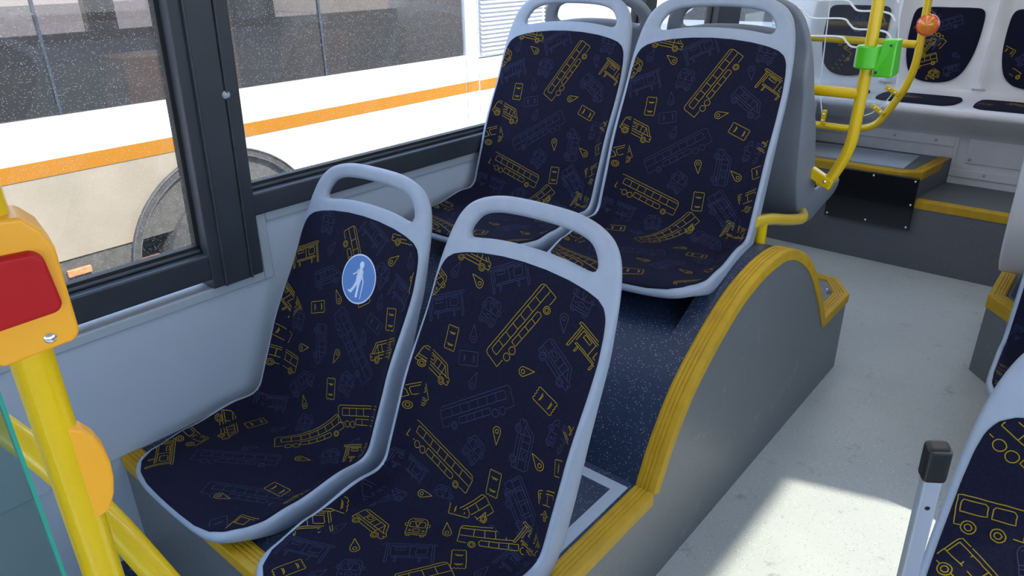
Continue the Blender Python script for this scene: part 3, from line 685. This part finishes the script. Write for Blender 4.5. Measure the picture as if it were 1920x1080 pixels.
# the round sticker on the stickered seat's back pad (built on the pad surface)
def on_pad(u, s, h): return P3(u, s, flange(u, s) + RF + PH + h)
cu, cs, ra = .0395, .2866, .062
k0 = math.radians(14)
def disc(name, m, r0, h, parent, n=40):
    b = MB(); rings = []
    for rr in (r0, r0 * .66, r0 * .33):
        rings.append([on_pad(cu + rr * math.cos(2 * math.pi * i / n), cs + rr * math.sin(2 * math.pi * i / n), h) for i in range(n)])
    low = [on_pad(cu + r0 * math.cos(2 * math.pi * i / n), cs + r0 * math.sin(2 * math.pi * i / n), .0002) for i in range(n)]
    vs = low + rings[0] + rings[1] + rings[2] + [on_pad(cu, cs, h)]; fs = []
    for k in range(3):
        for i in range(n): j = (i + 1) % n; fs.append((k * n + i, k * n + j, (k + 1) * n + j, (k + 1) * n + i))
    for i in range(n): fs.append((3 * n + i, 3 * n + (i + 1) % n, 4 * n))
    b.add(vs, fs, False); return b.build(name, m, parent)
st = disc('sticker', 'stickerw', .064, .0010, sL); tag(st, 'round blue sticker with a white rim')
disc('sticker_field', 'sticker', .0605, .0014, st)
def flat_shape(polys, h, sc, name, m, parent):
    b = MB()
    for pl in polys:
        vs = [on_pad(cu + x * sc, cs - y * sc, h) for x, y in pl] + [on_pad(cu + x * sc, cs - y * sc, h - .0004) for x, y in pl]; n = len(pl)
        b.add(vs, [tuple(range(n))[::-1]] + [(i, (i + 1) % n, n + (i + 1) % n, n + i) for i in range(n)])
    return b.build(name, m, parent)
head = [(.05 + .135 * math.cos(2 * math.pi * i / 18), .62 + .155 * math.sin(2 * math.pi * i / 18)) for i in range(18)]
torso = [(-.02, .47), (.10, .48), (.20, .40), (.21, .10), (.16, -.08), (-.12, -.08), (-.14, .02), (-.12, .30), (-.13, .38)]
armL = [(-.13, .40), (-.02, .47), (-.06, .28), (-.36, .10), (-.40, .15), (-.22, .24)]
armR = [(.13, .46), (.22, .38), (.24, .16), (.33, .00), (.36, -.06), (.30, -.06), (.18, .10)]
legL = [(-.12, -.08), (.06, -.08), (-.06, -.32), (-.18, -.52), (-.30, -.68), (-.50, -.62), (-.50, -.57), (-.38, -.56), (-.24, -.38), (-.16, -.2)]
legR = [(.0, -.08), (.16, -.08), (.13, -.32), (.13, -.72), (.15, -.78), (.0, -.78), (.01, -.5), (-.01, -.25)]
cane = [(.30, -.03), (.36, -.03), (.345, -.80), (.315, -.80)]
flat_shape([head, torso, armL, armR, legL, legR, cane], .0018, .0605, 'walking_figure', 'stickerw', st)

# yellow support tube under the rear-facing aisle seat
fr = thing('seat_frame_tube', 'bent yellow tube on top of the wheel arch under the rear-facing seat', 'tube', (-.72, 1.98, .69))
b = MB(); b.tube(fillet([(-.735, 1.90, .770), (-.735, 2.04, .742), (-.735, 2.16, .705), (-.735, 2.34, .66), (-.80, 2.46, .66), (-1.2, 2.48, .66)], .07), .0175); o = loc(b.build('cross_tube', 'tube', fr))
b = MB(); b.tube([(-.735, 1.965, .68), (-.735, 1.965, .755)], .0165); loc(b.build('post', 'tube', fr))

# ------------------------------------------------------------------ handrail by the rear-facing seats, with the green holder
pa = thing('grab_pole', 'yellow grab pole bent at its foot, carrying the green holder', 'pole', (-.66, 2.4, .82))
b = MB(); b.tube(fillet([(-.740, 2.42, .770), (-.700, 2.42, .780), (-.655, 2.42, .885), (-.650, 2.42, 1.12), (-.650, 2.42, 2.28)], .09), .0175, 18); loc(b.build('pole', 'tube', pa))
b = MB(); b.tube([(-1.62, 2.42, 1.058), (-.660, 2.42, 1.058)], .0165, 16); loc(b.build('side_rail', 'tube', pa))
b = MB(); b.obox((-.735, 2.415, .785), (.045, 0, -.022), (0, .014, 0), (.006, 0, .016)); br = loc(b.build('foot_bracket', 'tube', pa, bevel=.004))
for x, z in ((-.765, .802), (-.712, .775)): screw((x, 2.400, z), (0, -1, 0), .006, pa)
gh = thing('ticket_holder', 'bright green plastic box clamped round the yellow grab pole', 'holder', (-.65, 2.42, 1.13))
GZ = .035
b = MB(); b.lathe((-.650, 2.42, 1.10 + GZ), (0, 0, 1), [(.0, 0), (.034, 0), (.038, .004), (.038, .062), (.034, .066), (0, .066)], 24); b.box(-.650, -.60, 2.40, 2.445, 1.105 + GZ, 1.160 + GZ); loc(b.build('clamp', 'green', gh))
b = MB()
vs = [(-.628, 2.40, 1.078), (-.568, 2.38, 1.082), (-.568, 2.46, 1.085), (-.628, 2.46, 1.078), (-.612, 2.395, 1.185), (-.572, 2.395, 1.188), (-.572, 2.45, 1.188), (-.612, 2.45, 1.185)]
vs = [(x, y, z + GZ) for x, y, z in vs]; b.add(vs, [(0, 3, 2, 1), (4, 5, 6, 7), (0, 1, 5, 4), (1, 2, 6, 5), (2, 3, 7, 6), (3, 0, 4, 7)]); loc(b.build('box', 'green', gh, bevel=.005, seg=3))
b = MB(); b.box(-.590, -.584, 2.388, 2.392, 1.168 + GZ, 1.174 + GZ); loc(b.build('slot', 'black', gh))
b = MB(); b.box(-.620, -.613, 2.396, 2.400, 1.088 + GZ, 1.096 + GZ); loc(b.build('slot', 'black', gh))

# guard rail with the clear screen farther back
gr = thing('guard_rail', 'yellow looped guard rail holding a clear screen in front of the rear bench', 'rail', (-.9, 3.7, .48))
YB = 3.70
b = MB(); b.tube(fillet([(-.800, YB, 2.28), (-.795, YB, 1.28), (-.792, YB, 1.0), (-.812, YB, .90), (-.905, YB, .712), (-1.00, YB, .685), (-1.62, YB, .690)], .07), .0165, 16); loc(b.build('loop', 'tube', gr))
b = MB(); b.tube([(-1.62, YB, 1.095), (-.805, YB, 1.083)], .0165, 16); loc(b.build('top_rail', 'tube', gr))
b = MB(); b.tube([(-1.62, YB, .48), (-1.62, YB, 1.11)], .0165, 12); loc(b.build('wall_post', 'tube', gr))
for (x, z), (dx, dz) in (((-.835, .868), (-.052, .028)), ((-.882, .775), (-.050, .030)), ((-1.145, .700), (.003, .060))):
    n = Vector((dx, 0, dz)).normalized(); c = Vector((x + dx * .5, YB - .022, z + dz * .5)); t = Vector((-n.z, 0, n.x))
    b = MB(); b.obox(c, n * .036, (0, .007, 0), t * .011); cl = loc(b.build('clamp', 'tube', gr, bevel=.006, seg=3))
    for k in (-.6, .6): screw(c + n * .026 * k + Vector((0, -.006, 0)), (0, -1, 0), .0055, gr)
sc = thing('clear_screen', 'clear plastic screen with wavy white lines clamped to the looped yellow rail', 'screen', (-1.1, 3.69, .72))
pts = [(-1.60, 1.60), (-.905, 1.60), (-.895, 1.20), (-.868, 1.02), (-.845, .90), (-.885, .82), (-.935, .765), (-1.02, .742), (-1.60, .745)]
pts = [(p[0], p[2]) for p in fillet([(x, 0, z) for x, z in pts], .05)]
b = MB(); b.prism([(x, YB - .012, z) for x, z in pts], (0, -.006, 0)); loc(b.build('screen_pane', 'glass2', sc))
b = MB(); b.tube([(x, YB - .015, z) for x, z in pts[2:-8]], .0025, 6); b.tube([(-1.205, YB - .015, 1.5), (-1.195, YB - .015, 1.10), (-1.185, YB - .015, .86), (-1.150, YB - .015, .72)], .0028, 6); loc(b.build('screen_edge', 'whiteedge', sc))
for k in range(6):
    z = 1.178 + (k - 1) * .078
    w = [(-1.45, z + .045), (-1.335, z + .043), (-1.30, z + .02), (-1.262, z), (-1.13, z + .002), (-1.095, z - .020), (-1.065, z - .040), (-.985, z - .040), (-.93, z - .050), (-.905, z - .080)]
    b = MB(); b.tube([(x, YB - .024, zz) for x, zz in [(p[0], p[1]) for p in catmull(w, False, 5)]], .0042, 8); loc(b.build('wave_line', 'whiteedge', sc))
rl = thing('round_reflector', 'round amber lamp with a red rim on the yellow loop rail', 'lamp', (-.775, 3.69, 1.165))
b = MB(); b.lathe((-.775, YB - .018, 1.165), (.15, -1, 0), [(.0, .016), (.026, .012), (.038, .002), (.039, -.004)], 26); loc(b.build('lens', 'reflector', rl))
b = MB(); b.lathe((-.775, YB - .012, 1.165), (.15, -1, 0), [(.037, .004), (.045, .002), (.046, -.012), (0, -.012)], 26); loc(b.build('rim', 'redrim', rl))

# cream locker on the high rear step (seen in the gap between seat and pole)
lk = thing('side_locker', 'small pale locker with a black seam standing on the high rear step', 'locker', (-1.55, 4.1, .48))
b = MB(); b.box(-1.755, -1.30, 3.90, 4.045, .48, .75); loc(b.build('locker_body', 'white', lk, bevel=.008))
b = MB(); b.box(-1.70, -1.298, 3.897, 3.90, .60, .606); loc(b.build('seam', 'black', lk))

# ------------------------------------------------------------------ rear bench
rb = thing('rear_bench', 'white moulded bench with dark patterned pads across the rear of the bus', 'bench', (-.5, 4.4, .35))
prof = [(4.30, .0), (4.30, .58), (4.26, .62), (4.10, .695), (4.055, .73), (4.06, .755), (4.10, .768), (4.38, .758), (4.44, .775), (4.47, .82), (4.575, 1.30), (4.60, 1.36), (4.66, 1.39), (4.79, 1.39), (4.79, .0)]
pf = [(p[1], p[2]) for p in fillet([(0, y, z) for y, z in prof], .03, 4)]
# scooped back: the shell swells between the pads, so build it as a grid with a per-seat wave
xs = [-1.75 + i * .02 for i in range(126)]; CXS = [-1.31, -.865, -.42, .025, .47]
def swell(x, z):
    d = min(abs(x - c) for c in CXS); t = max(0, (d - .15) / .075); return (.030 if .8 < z < 1.36 else .012 if .70 < z < .78 else 0) * min(1, t) ** 2
vs = [(x, y - (swell(x, z) if y < 4.7 else 0), z) for x in xs for y, z in pf]; n = len(pf); fs = []
for i in range(len(xs) - 1):
    for j in range(n): k = (j + 1) % n; fs.append((i * n + j, i * n + k, (i + 1) * n + k, (i + 1) * n + j))
fs += [tuple(range(n))[::-1], tuple((len(xs) - 1) * n + i for i in range(n))]
b = MB(); b.add(vs, fs, True); loc(b.build('bench_shell', 'white', rb))
b = MB(); b.box(-1.74, -.66, 4.288, 4.30, .535, .585); b.box(-.655, .77, 4.288, 4.30, .385, .43); b.box(-.66, -.645, 4.288, 4.30, .385, .585); loc(b.build('ledge_strip', 'white', rb, bevel=.004))
b = MB(); b.box(-.60, .0, 4.292, 4.30, .46, .66); loc(b.build('service_cover', 'white', rb, bevel=.003))
for x, z in ((-1.2, .56), (-.95, .56), (-.75, .56), (-.5, .41), (-.25, .41), (-.58, .64), (-.44, .64), (-.58, .48)): screw((x, 4.288, z), (0, -1, 0), .008, rb, 'molding')
def flat_pad(name, cx, loop, fn, pats):
    loops = [loop] + [inset(loop, d) for d in (.002, .007)]
    v, F = cdt(loops, None, .035, .02)
    d = [segdist(p, loop) for p in v]
    verts = [fn(u, s, .012 * math.sqrt(max(0, 1 - (1 - min(q / .007, 1)) ** 2)) - .001) for (u, s), q in zip(v, d)]; mi = [0] * len(F); F = list(F)
    clip = inset(loop, .01)
    for kind, col, pu, ps, ang, mir in pats:
        ca, sa = math.cos(R(ang)), math.sin(R(ang)); hw = .0016 if col == 'Y' else .0012
        for pl in MOT[kind]:
            q = [(pu + (x * ca - y * sa) , ps - (x * sa + y * ca)) for x, y in pl]
            for a, c in zip(q, q[1:]):
                if not (inside(a, clip) and inside(c, clip)): continue
                dx, dy = c[0] - a[0], c[1] - a[1]; l = math.hypot(dx, dy) + 1e-9; nx, ny = -dy / l * hw, dx / l * hw; k = len(verts)
                verts += [fn(a[0] + nx, a[1] + ny, .0117), fn(a[0] - nx, a[1] - ny, .0117), fn(c[0] - nx, c[1] - ny, .0117), fn(c[0] + nx, c[1] + ny, .0117)]
                F.append((k, k + 1, k + 2, k + 3)); mi.append(1 if col == 'Y' else 2)
    me = bpy.data.meshes.new(name); me.from_pydata([tuple(Vector(p) - rb.location) for p in verts], [], F)
    for m in ('fabric', 'thread_y', 'thread_f'): me.materials.append(M[m])
    for p, i in zip(me.polygons, mi): p.material_index = i
    return link(name, me, rb)
half = [(0, -.005), (.10, -.005), (.145, .0), (.163, .022), (.168, .07), (.166, .16), (.155, .235), (.130, .305), (.09, .345), (.045, .360), (0, .364)]
BL = resample(catmull(half, False, 5) + [(-x, y) for x, y in catmull(half, False, 5)[::-1][1:-1]], .012)
hs = [(0, 0), (.12, .0), (.165, .01), (.185, .05), (.187, .16), (.175, .26), (.13, .30), (0, .305)]
SLP = resample(catmull(hs, False, 5) + [(-x, y) for x, y in catmull(hs, False, 5)[::-1][1:-1]], .012)
for k, c in enumerate(CXS):
    fb = lambda u, s, h, c=c: (c + u, 4.545 - s * .2187 - h, 1.185 - s + .0)
    fs_ = lambda u, s, h, c=c: (c + u, 4.385 - s - (0 if s < .29 else (s - .29) * 0), .7605 + min(s, .2) * .03 + h - max(0, s - .26) * .4)
    rr = random.Random(k + 3)
    kinds = ['long', 'van', 'bus', 'ticket', 'pin', 'shelter', 'front', 'box']
    pt = [(rr.choice(kinds), 'Y' if i % 2 else 'F', rr.uniform(-.14, .14), .02 + i * .034, rr.choice([60, -25, 20, -60, 150]), 0) for i in range(10)]
    flat_pad('back_pad', c, BL, fb, pt)
    flat_pad('seat_pad', c, SLP, fs_, pt[:6])

# ------------------------------------------------------------------ foreground left: pole, request button, glass partition, tubes
PXX, PYY = -.7330, .1582
gp = tag(thing('grab_pole', 'close yellow vertical pole in the left foreground, with the red request button', 'pole', (PXX, PYY, 0)))
b = MB(); b.tube([(0, 0, 0.0), (0, 0, 2.28)], .0185, 28); b.build('pole', 'tube', gp)
tocam = Vector((.98, -.21, 0)).normalized(); rt = Vector((.21, .98, 0)).normalized(); up = Vector((0, 0, 1))
b = MB(); el = [(.0, .052), (.012, .052), (.021, .046), (.029, .034), (.034, .018), (.036, .0), (.035, -.018), (.031, -.036), (.024, -.052), (.0, -.060)]
P0 = Vector((0, 0, .985)) + rt * .000 + tocam * .002
b.prism([P0 + rt * x + up * (y * 1.05) - tocam * .008 for x, y in el], tocam * .022); cl = b.build('glass_clip', 'amber', gp, bevel=.004, seg=3)
b = MB(); b.tube([(0, 0, .800), (0, -.18, .800), (-.02, -.9, .800)], .0165, 18); b.build('side_tube', 'tube', gp)
bt = thing('request_button', 'amber box with a big red stop button clamped to the close yellow pole', 'button', (PXX, PYY, 1.19))
b = MB(); c = Vector((0, 0, .000)) + rt * .008 + tocam * .010
outl = [(-.036, -.060), (-.030, -.065), (.028, -.057), (.034, -.050), (.034, .034), (.028, .052), (.016, .066), (-.030, .070), (-.036, .064)]
b.prism([c + rt * x + up * y - tocam * .034 for x, y in outl], tocam * .052); bx = b.build('housing', 'amber', bt, bevel=.007, seg=4)
b = MB(); outl = [(-.032, -.028), (.022, -.022), (.027, -.016), (.023, .030), (.016, .037), (-.032, .037)]
b.prism([c + rt * x + up * y + tocam * .014 for x, y in outl], tocam * .014); b.build('red_button', 'red', bt, bevel=.005, seg=4)
for x, y in ((.010, -.048), (-.008, .055)): screw(c + rt * x + up * y + tocam * .018, tocam, .0052, bt, 'steel', False)
pn = thing('glass_partition', 'green-edged glass partition at the lower left beside the close yellow pole', 'glass', (-.715, .12, .3))
b = MB(); b.box(-.004, .004, -.90, 0, .0, 1.15); b.build('glass_pane', 'glass3', pn)
b = MB(); b.box(-.0042, .0042, -.001, .0025, .0, 1.15); b.build('glass_edge', 'glassedge', pn)
tb = thing('floor_tube', 'slanting glossy yellow tube rising from the floor behind the close pole', 'tube', (-.8, .25, 0))
b = MB(); b.tube(fillet([(-1.74, -.05, .90), (-1.20, .165, .875), (-1.02, .23, .76), (-.70, .32, .42), (-.56, .36, .0)], .12), .0200, 22); loc(b.build('tube', 'tube', tb))

# folded armrest of the foreground seat
ar = thing('folding_armrest', 'upright aluminium armrest with a black end cap beside the close right-hand seat', 'armrest', (-.055, .63, .9))
a = Vector((-.0540, .6200, 1.065)); e = Vector((-.0500, .6600, .70)); dv = (a - e).normalized()
v1 = Vector((.85, .5, 0)).normalized(); v1 = (v1 - dv * v1.dot(dv)).normalized(); v2 = dv.cross(v1)
def bar(name, p, q, w, t, m, bev):
    b = MB(); b.obox((p + q) / 2, dv * ((p - q).length / 2), v1 * w, v2 * t); return loc(b.build(name, m, ar, bevel=bev, seg=4))
bar('bar', a - dv * .030, e, .0078, .0062, 'alu', .003)
bar('end_cap', a + dv * .002, a - dv * .036, .0100, .0085, 'black', .0045)
b = MB(); k = v2 * (1 if v2.dot(Vector((0, -1, 0))) > 0 else -1)
b.lathe(a - dv * .066 + k * .0060, k, [(0, .0008), (.0022, .0006), (.0026, -.001)], 12); loc(b.build('rivet', 'black', ar))

# ------------------------------------------------------------------ outside: the parked bus, ground, far things
XB = -4.6
ob = thing('parked_bus', 'white bus with an orange stripe parked alongside, seen through the left windows', 'bus', (XB - 1.2, 2.5, -.9))
WC = (2.37, -.38); AR = .66
def yz_cut(y0, y1, z0, z1, n=24):
    """side panel polygon with the wheel arch cut out of its lower edge"""
    h = z0 - WC[1]; dy = math.sqrt(AR * AR - h * h) if abs(h) < AR else 0
    a0 = math.atan2(h, -dy); a1 = math.atan2(h, dy)
    a0 = a0 if a0 > 0 else a0 + 2 * math.pi
    arc_ = [(WC[0] + AR * math.cos(a0 + (a1 - a0) * i / n), WC[1] + AR * math.sin(a0 + (a1 - a0) * i / n)) for i in range(n + 1)]
    return [(y0, z0)] + arc_ + [(y1, z0), (y1, z1), (y0, z1)]
b = MB(); b.box(XB - .05, XB, -4, 4.79, .417, .69); b.box(XB - .05, XB, -4, 4.79, 2.0, 2.5); b.box(XB - .05, XB, 4.80, 4.95, -.13, 2.5); b.box(XB - .05, XB, 4.96, 6.2, -.13, .64)
b.box(XB - .05, XB, 6.0, 6.2, .64, 2.5); b.box(XB - .05, XB, 4.96, 6.0, 2.0, 2.5); b.box(XB - 2.5, XB - .05, -4, 6.2, 2.45, 2.5); b.box(XB - 2.5, XB - .05, 6.1, 6.2, -.5, 2.45)
loc(b.build('body_side', 'buspaint', ob))
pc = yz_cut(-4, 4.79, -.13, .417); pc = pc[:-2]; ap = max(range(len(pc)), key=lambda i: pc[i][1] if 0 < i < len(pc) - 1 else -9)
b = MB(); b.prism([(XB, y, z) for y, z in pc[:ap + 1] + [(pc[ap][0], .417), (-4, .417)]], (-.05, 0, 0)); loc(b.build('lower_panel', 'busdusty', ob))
b = MB(); b.prism([(XB, y, z) for y, z in pc[ap:] + [(4.79, .417), (pc[ap][0], .417)]], (-.05, 0, 0)); loc(b.build('lower_panel', 'buspaint', ob))
b = MB(); b.prism([(XB - .01, y, z) for y, z in yz_cut(-4, 6.2, -.62, -.135)], (-.05, 0, 0)); loc(b.build('skirt', 'skirt', ob))
b = MB(); b.box(XB - .001, XB + .004, -4, 4.785, .372, .462); b.box(XB - .001, XB + .004, 4.80, 4.945, .372, .462); b.box(XB - .001, XB + .004, 4.965, 6.2, .368, .458); s_ = loc(b.build('stripe', 'orange', ob))
M['busglass'] = glass_dusty('tinted_bus_glass', dust=.02, tint=(.46, .42, .40), gl=.045, scale=120, haze=.03)
for y0, y1 in ((-3.9, -.9), (-.88, 1.49), (1.51, 3.31), (3.33, 4.78)):
    b = MB(); b.box(XB - .03, XB - .02, y0, y1, .69, 2.0); loc(b.build('window', 'busglass', ob))
for y in (-.89, 1.50, 3.32):
    b = MB(); b.box(XB - .035, XB - .012, y - .008, y + .008, .69, 2.0); loc(b.build('window_divider', 'frame', ob))
b = MB()
for i in range(34): z = .68 + i * .036; b.obox((XB - .02, 5.48, z), (.012, 0, -.009), (0, .46, 0), (.002, 0, .003))
b.box(XB - .06, XB - .04, 5.0, 5.96, .65, 1.95); loc(b.build('louvre', 'grille', ob))
b = MB(); ring = [(AR, -.02), (AR + .004, .02), (AR + .045, .022), (AR + .052, .0), (AR + .052, -.02)]
pts = [(a_, h_) for a_, h_ in ring]; n = 48; vs = []; fs = []
for i in range(n + 1):
    an = R(-25) + R(230) * i / n
    for r_, h_ in pts: vs.append((XB + h_, WC[0] + r_ * math.cos(an), WC[1] + r_ * math.sin(an)))
for i in range(n):
    for j in range(4): fs.append((i * 5 + j, i * 5 + j + 1, i * 5 + j + 6, i * 5 + j + 5))
b.add(vs, fs, True); loc(b.build('arch_trim', 'tyre', ob))
b = MB(); b.tube(arcpts((XB + .024, WC[0], WC[1]), AR + .047, -25, 205, 60, (0, 1, 0), (0, 0, 1)), .006, 6); loc(b.build('arch_lip', 'skirt', ob))
b = MB(); b.tube(arcpts((XB + .016, WC[0], WC[1]), AR + .002, -25, 205, 60, (0, 1, 0), (0, 0, 1)), .006, 6); loc(b.build('arch_lip', 'skirt', ob))
b = MB(); vs = []; fs = []
for i in range(n + 1):
    an = R(-25) + R(230) * i / n
    for h_ in (0, -.55): vs.append((XB + h_, WC[0] + AR * math.cos(an), WC[1] + AR * math.sin(an)))
for i in range(n): fs.append((2 * i, 2 * i + 1, 2 * i + 3, 2 * i + 2))
b.add(vs, fs, True); b.box(XB - .56, XB - .55, WC[0] - .7, WC[0] + .7, -.9, .4); loc(b.build('wheel_housing', 'arch', ob))
b = MB(); cw = (XB - .24, WC[0] + .02, WC[1] - .02)
b.lathe(cw, (1, 0, 0), [(.30, .24), (.34, .275), (.42, .285), (.485, .26), (.50, .20), (.50, 0)], 48); ty = loc(b.build('wheel', 'tyre', ob))
b = MB(); b.lathe(cw, (1, 0, 0), [(0, .21), (.07, .21), (.08, .17), (.16, .15), (.22, .17), (.27, .22), (.30, .245), (.305, .20)], 40)
for i in range(10): b.lathe((cw[0] + .155, cw[1] + .125 * math.cos(R(36 * i)), cw[2] + .125 * math.sin(R(36 * i))), (1, 0, 0), [(0, .03), (.014, .03), (.016, 0)], 8)
loc(b.build('rim', 'skirt', ob))
b = MB(); b.box(XB - .012, XB + .008, 1.30, 1.435, -.240, -.198); loc(b.build('side_marker', 'tan', ob, bevel=.004))
b = MB(); b.box(XB - 2.4, XB - 2.35, -3.9, 6.1, -.3, .95); b.box(XB - 2.4, XB - .06, -3.9, 6.1, -.35, -.3); b.box(XB - 2.4, XB - 2.35, -3.9, 6.1, 1.6, 2.45)
for y in (-3, -1.2, .6, 2.75, 4.3): b.box(XB - 2.4, XB - 2.3, y - .12, y + .12, .9, 1.6)
loc(b.build('far_side', 'brown', ob))
b = MB(); b.box(XB - .5, XB - .10, 2.45, 2.68, .3, 1.15); b.box(XB - .9, XB - .5, 2.1, 2.68, .3, .9); loc(b.build('partition', 'yint', ob))
b = MB(); b.box(XB - .25, XB - .08, 2.70, 3.00, -.3, 2.3); loc(b.build('inner_post', 'darkint', ob))
for k, y in enumerate((-2.2, -1.4, -.3, .35, .95, 1.75, 3.55, 4.15)):
    b = MB(); b.obox((XB - .55, y, .55), (.40, 0, 0), (0, .05, 0), (0, .08, .42)); b.obox((XB - .55, y - .2, .25), (.40, 0, 0), (0, .2, 0), (0, 0, .05)); loc(b.build('inner_seat', 'darkint' if k % 2 else 'brown', ob, bevel=.04))

b = MB(); b.box(-60, 40, -60, 90, -.95, -.9); tag(b.build('ground', 'asphalt'), kind='structure')
fw = MB(); fw.box(-45, 8, 24, 24.3, -.9, .9); tag(fw.build('yard_wall', 'cream'), 'low cream wall far behind, glimpsed through the seat handles', 'wall')
def car(x, y, rz, label):
    t = thing('parked_car', label, 'car', (x, y, -.9), 'cars parked far behind'); t.rotation_euler = (0, 0, R(rz))
    sidep = [(-2.1, .35), (-2.15, .75), (-1.95, .95), (-1.3, 1.02), (-.75, 1.45), (.75, 1.47), (1.55, 1.02), (2.05, .92), (2.12, .55), (2.1, .33)]
    b = MB(); b.prism([(x_, -.85, z_) for x_, z_ in sidep], (0, 1.7, 0)); b.build('car_body', 'carpaint', t, bevel=.06, seg=3)
    b = MB(); b.prism([(x_, -.856, z_) for x_, z_ in [(-1.15, 1.04), (-.72, 1.38), (.70, 1.40), (1.3, 1.04)]], (0, 1.712, 0)); b.build('car_windows', 'carglass', t)
    for wx in (-1.35, 1.35):
        for wy in (-.8, .62):
            b = MB(); b.lathe((wx, wy, .32), (0, 1, 0), [(0, 0), (.30, 0), (.32, .03), (.32, .15), (.30, .18), (0, .18)], 24); b.build('wheel', 'tyre', t)
car(-7.5, 17, 8, 'silver car parked far behind, left one glimpsed through the window seat handle')
car(-2.6, 19, 95, 'silver car parked far behind, seen through the handle of the aisle seat')
